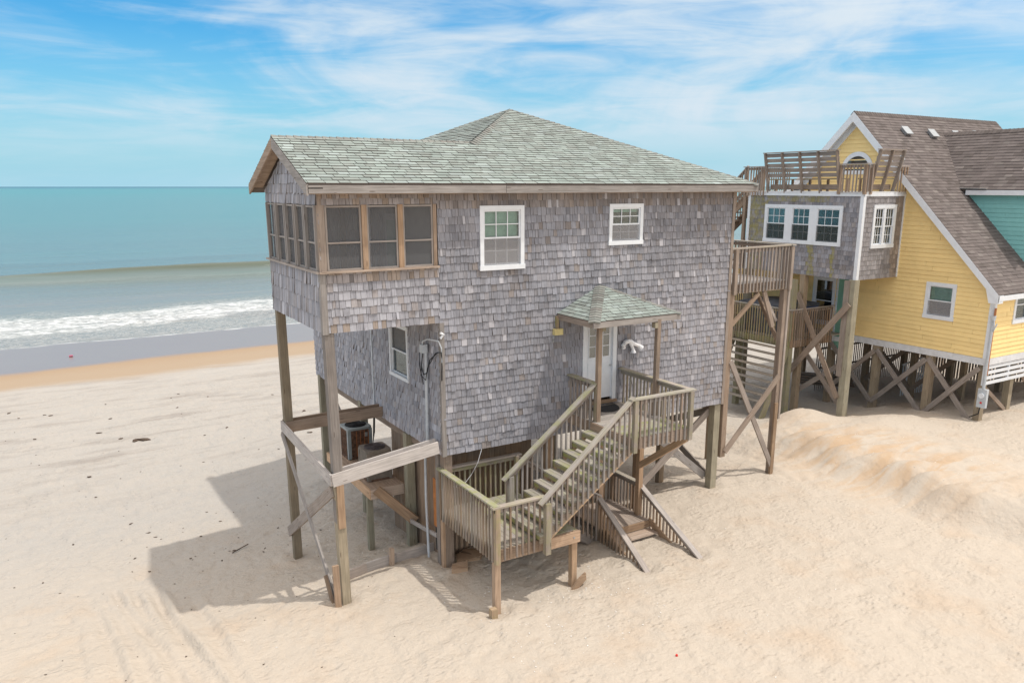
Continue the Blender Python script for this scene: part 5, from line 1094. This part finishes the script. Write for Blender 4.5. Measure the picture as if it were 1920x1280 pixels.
# lower deck with hot tub
DK = thing('lower_deck', 'green stained lower deck with railings under the shingled bay', 'deck', (20.5, 6.5, 2.7))
dx0, dy0, dz, rz = 19.05, 4.72, 2.62, 3.76
planks('deck_boards', DK, dx0, BX, dy0, 9.4, dz, along='x', h=.2, mo=.3)
railing(DK, (dx0, dy0), (21.35, dy0), rz, rz, dz - .25, dz - .25, side=(0, -1, 0), h=.5, capw=.1, capmo=.1); railing(DK, (dx0, 9.2), (dx0, dy0), rz, rz, dz - .25, dz - .25, side=(-1, 0, 0), h=.5, mo=.45, capw=.1, capmo=.4)
railing(DK, (dx0, 9.3), (BX, 9.3), rz + .1, rz + .1, dz - .2, dz - .2, side=(0, 1, 0), h=.5, capw=.1)
bm_('rim_board', 'wood', DK, (dx0, dy0, dz - .14), (21.4, dy0, dz - .14), .05, .26, c=tone(.4, .5)); bm_('rim_board', 'wood', DK, (dx0, dy0, dz - .14), (dx0, 9.3, dz - .14), .05, .26, c=tone(.45, .9, .6))
for y in (dy0 + .1, 7.3, 9.2): post(DK, dx0 + .1, y, G(dx0, y) - .5, rz - .04 if y != dy0 + .1 else 4.9, .2, .92, .45, .3)
HT = thing('hot_tub', 'covered hot tub with grey lid on the lower deck', 'hot tub', (20.5, 6.6, dz))
part('tub', 'navy', HT, lambda q: q.box(19.5, 21.5, 5.6, 7.6, dz, 3.55)); part('rim', 'blue', HT, lambda q: q.box(19.45, 21.55, 5.55, 7.65, 3.55, 3.66))
part('cover', 'navy', HT, lambda q: (q.prism([(19.42, 5.52, 3.66), (21.58, 5.52, 3.66), (21.58, 5.52, 3.78), (20.5, 5.52, 3.86), (19.42, 5.52, 3.78)], (0, 2.16, 0))))
# broad stair down from the lower deck
SW = thing('deck_stair', 'broad open stair of grey slats going down from the lower deck to the sand', 'stairs', (18.4, 6, 1))
for i in range(9):
    x = dx0 - .06 - .13 * i; z = dz - .30 - .235 * i
    part('tread', 'wood', SW, lambda q: q.box(x - .22, x, dy0 + .10, 7.6 - .12 * i, z - .04, z, tone(.55, .2, .15, .1)))
for y in (dy0 + .06, 7.5): bm_('stringer', 'wood', SW, (dx0, y, dz - .25), (dx0 - 1.2, y, G(dx0 - 1.2, y) - .1), .06, .26, c=tone(.5, .85, .3))
# picket fence and stored boards under the yellow house
PFN = thing('picket_fence', 'weathered picket fence in the shade behind the yellow house piles', 'fence', (27, 3.5, 0))
def pk(q):
    random.seed(9); x = 23.5
    while x < 33: q.beam((x, 6.9, G(x, 6.9) - .2), (x, 6.9, 1.75 + random.uniform(-.03, .03)), .06, .02, (0, 1, 0), tone(.55, .2)); x += .13
    y = -6
    while y < 6.8: q.beam((30.6, y, G(30.6, y) - .2), (30.6, y, 1.9 + random.uniform(-.03, .03)), .02, .08, (0, 1, 0), tone(.5, .35)); y += .13
    for z in (.6, 1.45): q.beam((23.5, 6.94, z), (33, 6.94, z), .03, .08); q.beam((30.64, -6, z), (30.64, 6.9, z), .03, .08)
part('pickets', 'wood', PFN, pk)
tag(part('ramp_railing', 'white', None, lambda q: ([q.beam((25.2 + .16 * k, 4.0, G(25.5, 4) - .1), (25.2 + .16 * k, 4.0, 1.15 + .02 * k), .035, .035, (0, 1, 0)) for k in range(11)], q.beam((25.15, 4.0, 1.14), (26.9, 4.0, 1.36), .06, .05))), 'pale railing standing in the shade under the yellow house', 'railing')
tag(part('board_stack', 'wood', None, lambda q: [q.beam((22.9, 7.2 + .05 * i, .0 + .10 * i), (24.4, 5.6 + .05 * i, -.02 + .10 * i), .25, .05, Z3, tone(.35, .3)) for i in range(5)]), 'stack of dark boards stored under the yellow house', 'boards')

# ================================================================= small things on the beach
def litter(q, n, xr, yr, sz, seed):
    rs = random.Random(seed)
    for i in range(n):
        x, y = rs.uniform(*xr), rs.uniform(*yr); s_ = sz * rs.uniform(.4, 1.6) ** 1.5; z = G(x, y); a = rs.uniform(0, 6.28)
        pts = []
        for k_ in range(6):
            an = a + k_ * math.pi / 3; r = s_ * rs.uniform(.35, 1.0) * (1.8 if k_ % 3 == 0 else 1); pts.append((x + math.cos(an) * r, y + math.sin(an) * r, z + .004))
        q.prism(pts, (0, 0, s_ * .3), tone())
o = part('seaweed_debris', 'weed', None, lambda q: (litter(q, 120, (-14, 14), (12, 24), .040, 1), litter(q, 60, (-9, 3), (4, 14), .022, 2), litter(q, 60, (-6, 1), (-4, 6), .011, 3), litter(q, 30, (-3.5, .5), (4, 9), .022, 5)))
tag(o, 'scattered dark seaweed bits along the dry beach', 'seaweed', kind='stuff')
o = part('shell_fragments', 'shell', None, lambda q: (litter(q, 260, (2, 5.5), (-4.5, -1.2), .010, 11), litter(q, 130, (14, 18), (-4, 2), .010, 12), litter(q, 120, (-4, 10), (-7, 4), .009, 13), litter(q, 50, (.3, 2.4), (1.5, 6), .014, 14)))
tag(o, 'fine white shell fragments speckling the sand round the stairs', 'shells', kind='stuff')
tag(part('seaweed_clump', 'weed', None, lambda q: litter(q, 5, (-2.3, -1.9), (16.9, 17.2), .10, 21)), 'largest dark seaweed clump on the dry beach left of the house', 'seaweed')
tag(part('pink_litter', 'pink', None, lambda q: q.tube([(-3.70, 38.0, G(-3.7, 38) + .05), (-3.50, 38.0, G(-3.5, 38) + .06)], .06, 8)), 'tiny pink scrap on the wet sand near the surf', 'litter')
tag(part('red_litter', 'red', None, lambda q: q.tube([(4.47, -5.46, G(4.47, -5.46) + .0), (4.47, -5.46, G(4.47, -5.46) + .03)], .022, 10)), 'tiny red scrap on the open sand in the foreground', 'litter')
tag(part('plastic_scrap', 'blue', None, lambda q: litter(q, 3, (.45, .65), (.9, 1.05), .05, 25)), 'blue plastic scrap lying against the board edging', 'scrap')
tag(part('thin_stick', 'weed', None, lambda q: q.beam((-1.2, 5.1, G(-1.2, 5.1) + .02), (-.75, 5.3, G(-.75, 5.3) + .06), .02, .02)), 'thin stick lying in the house shadow on the sand', 'stick')
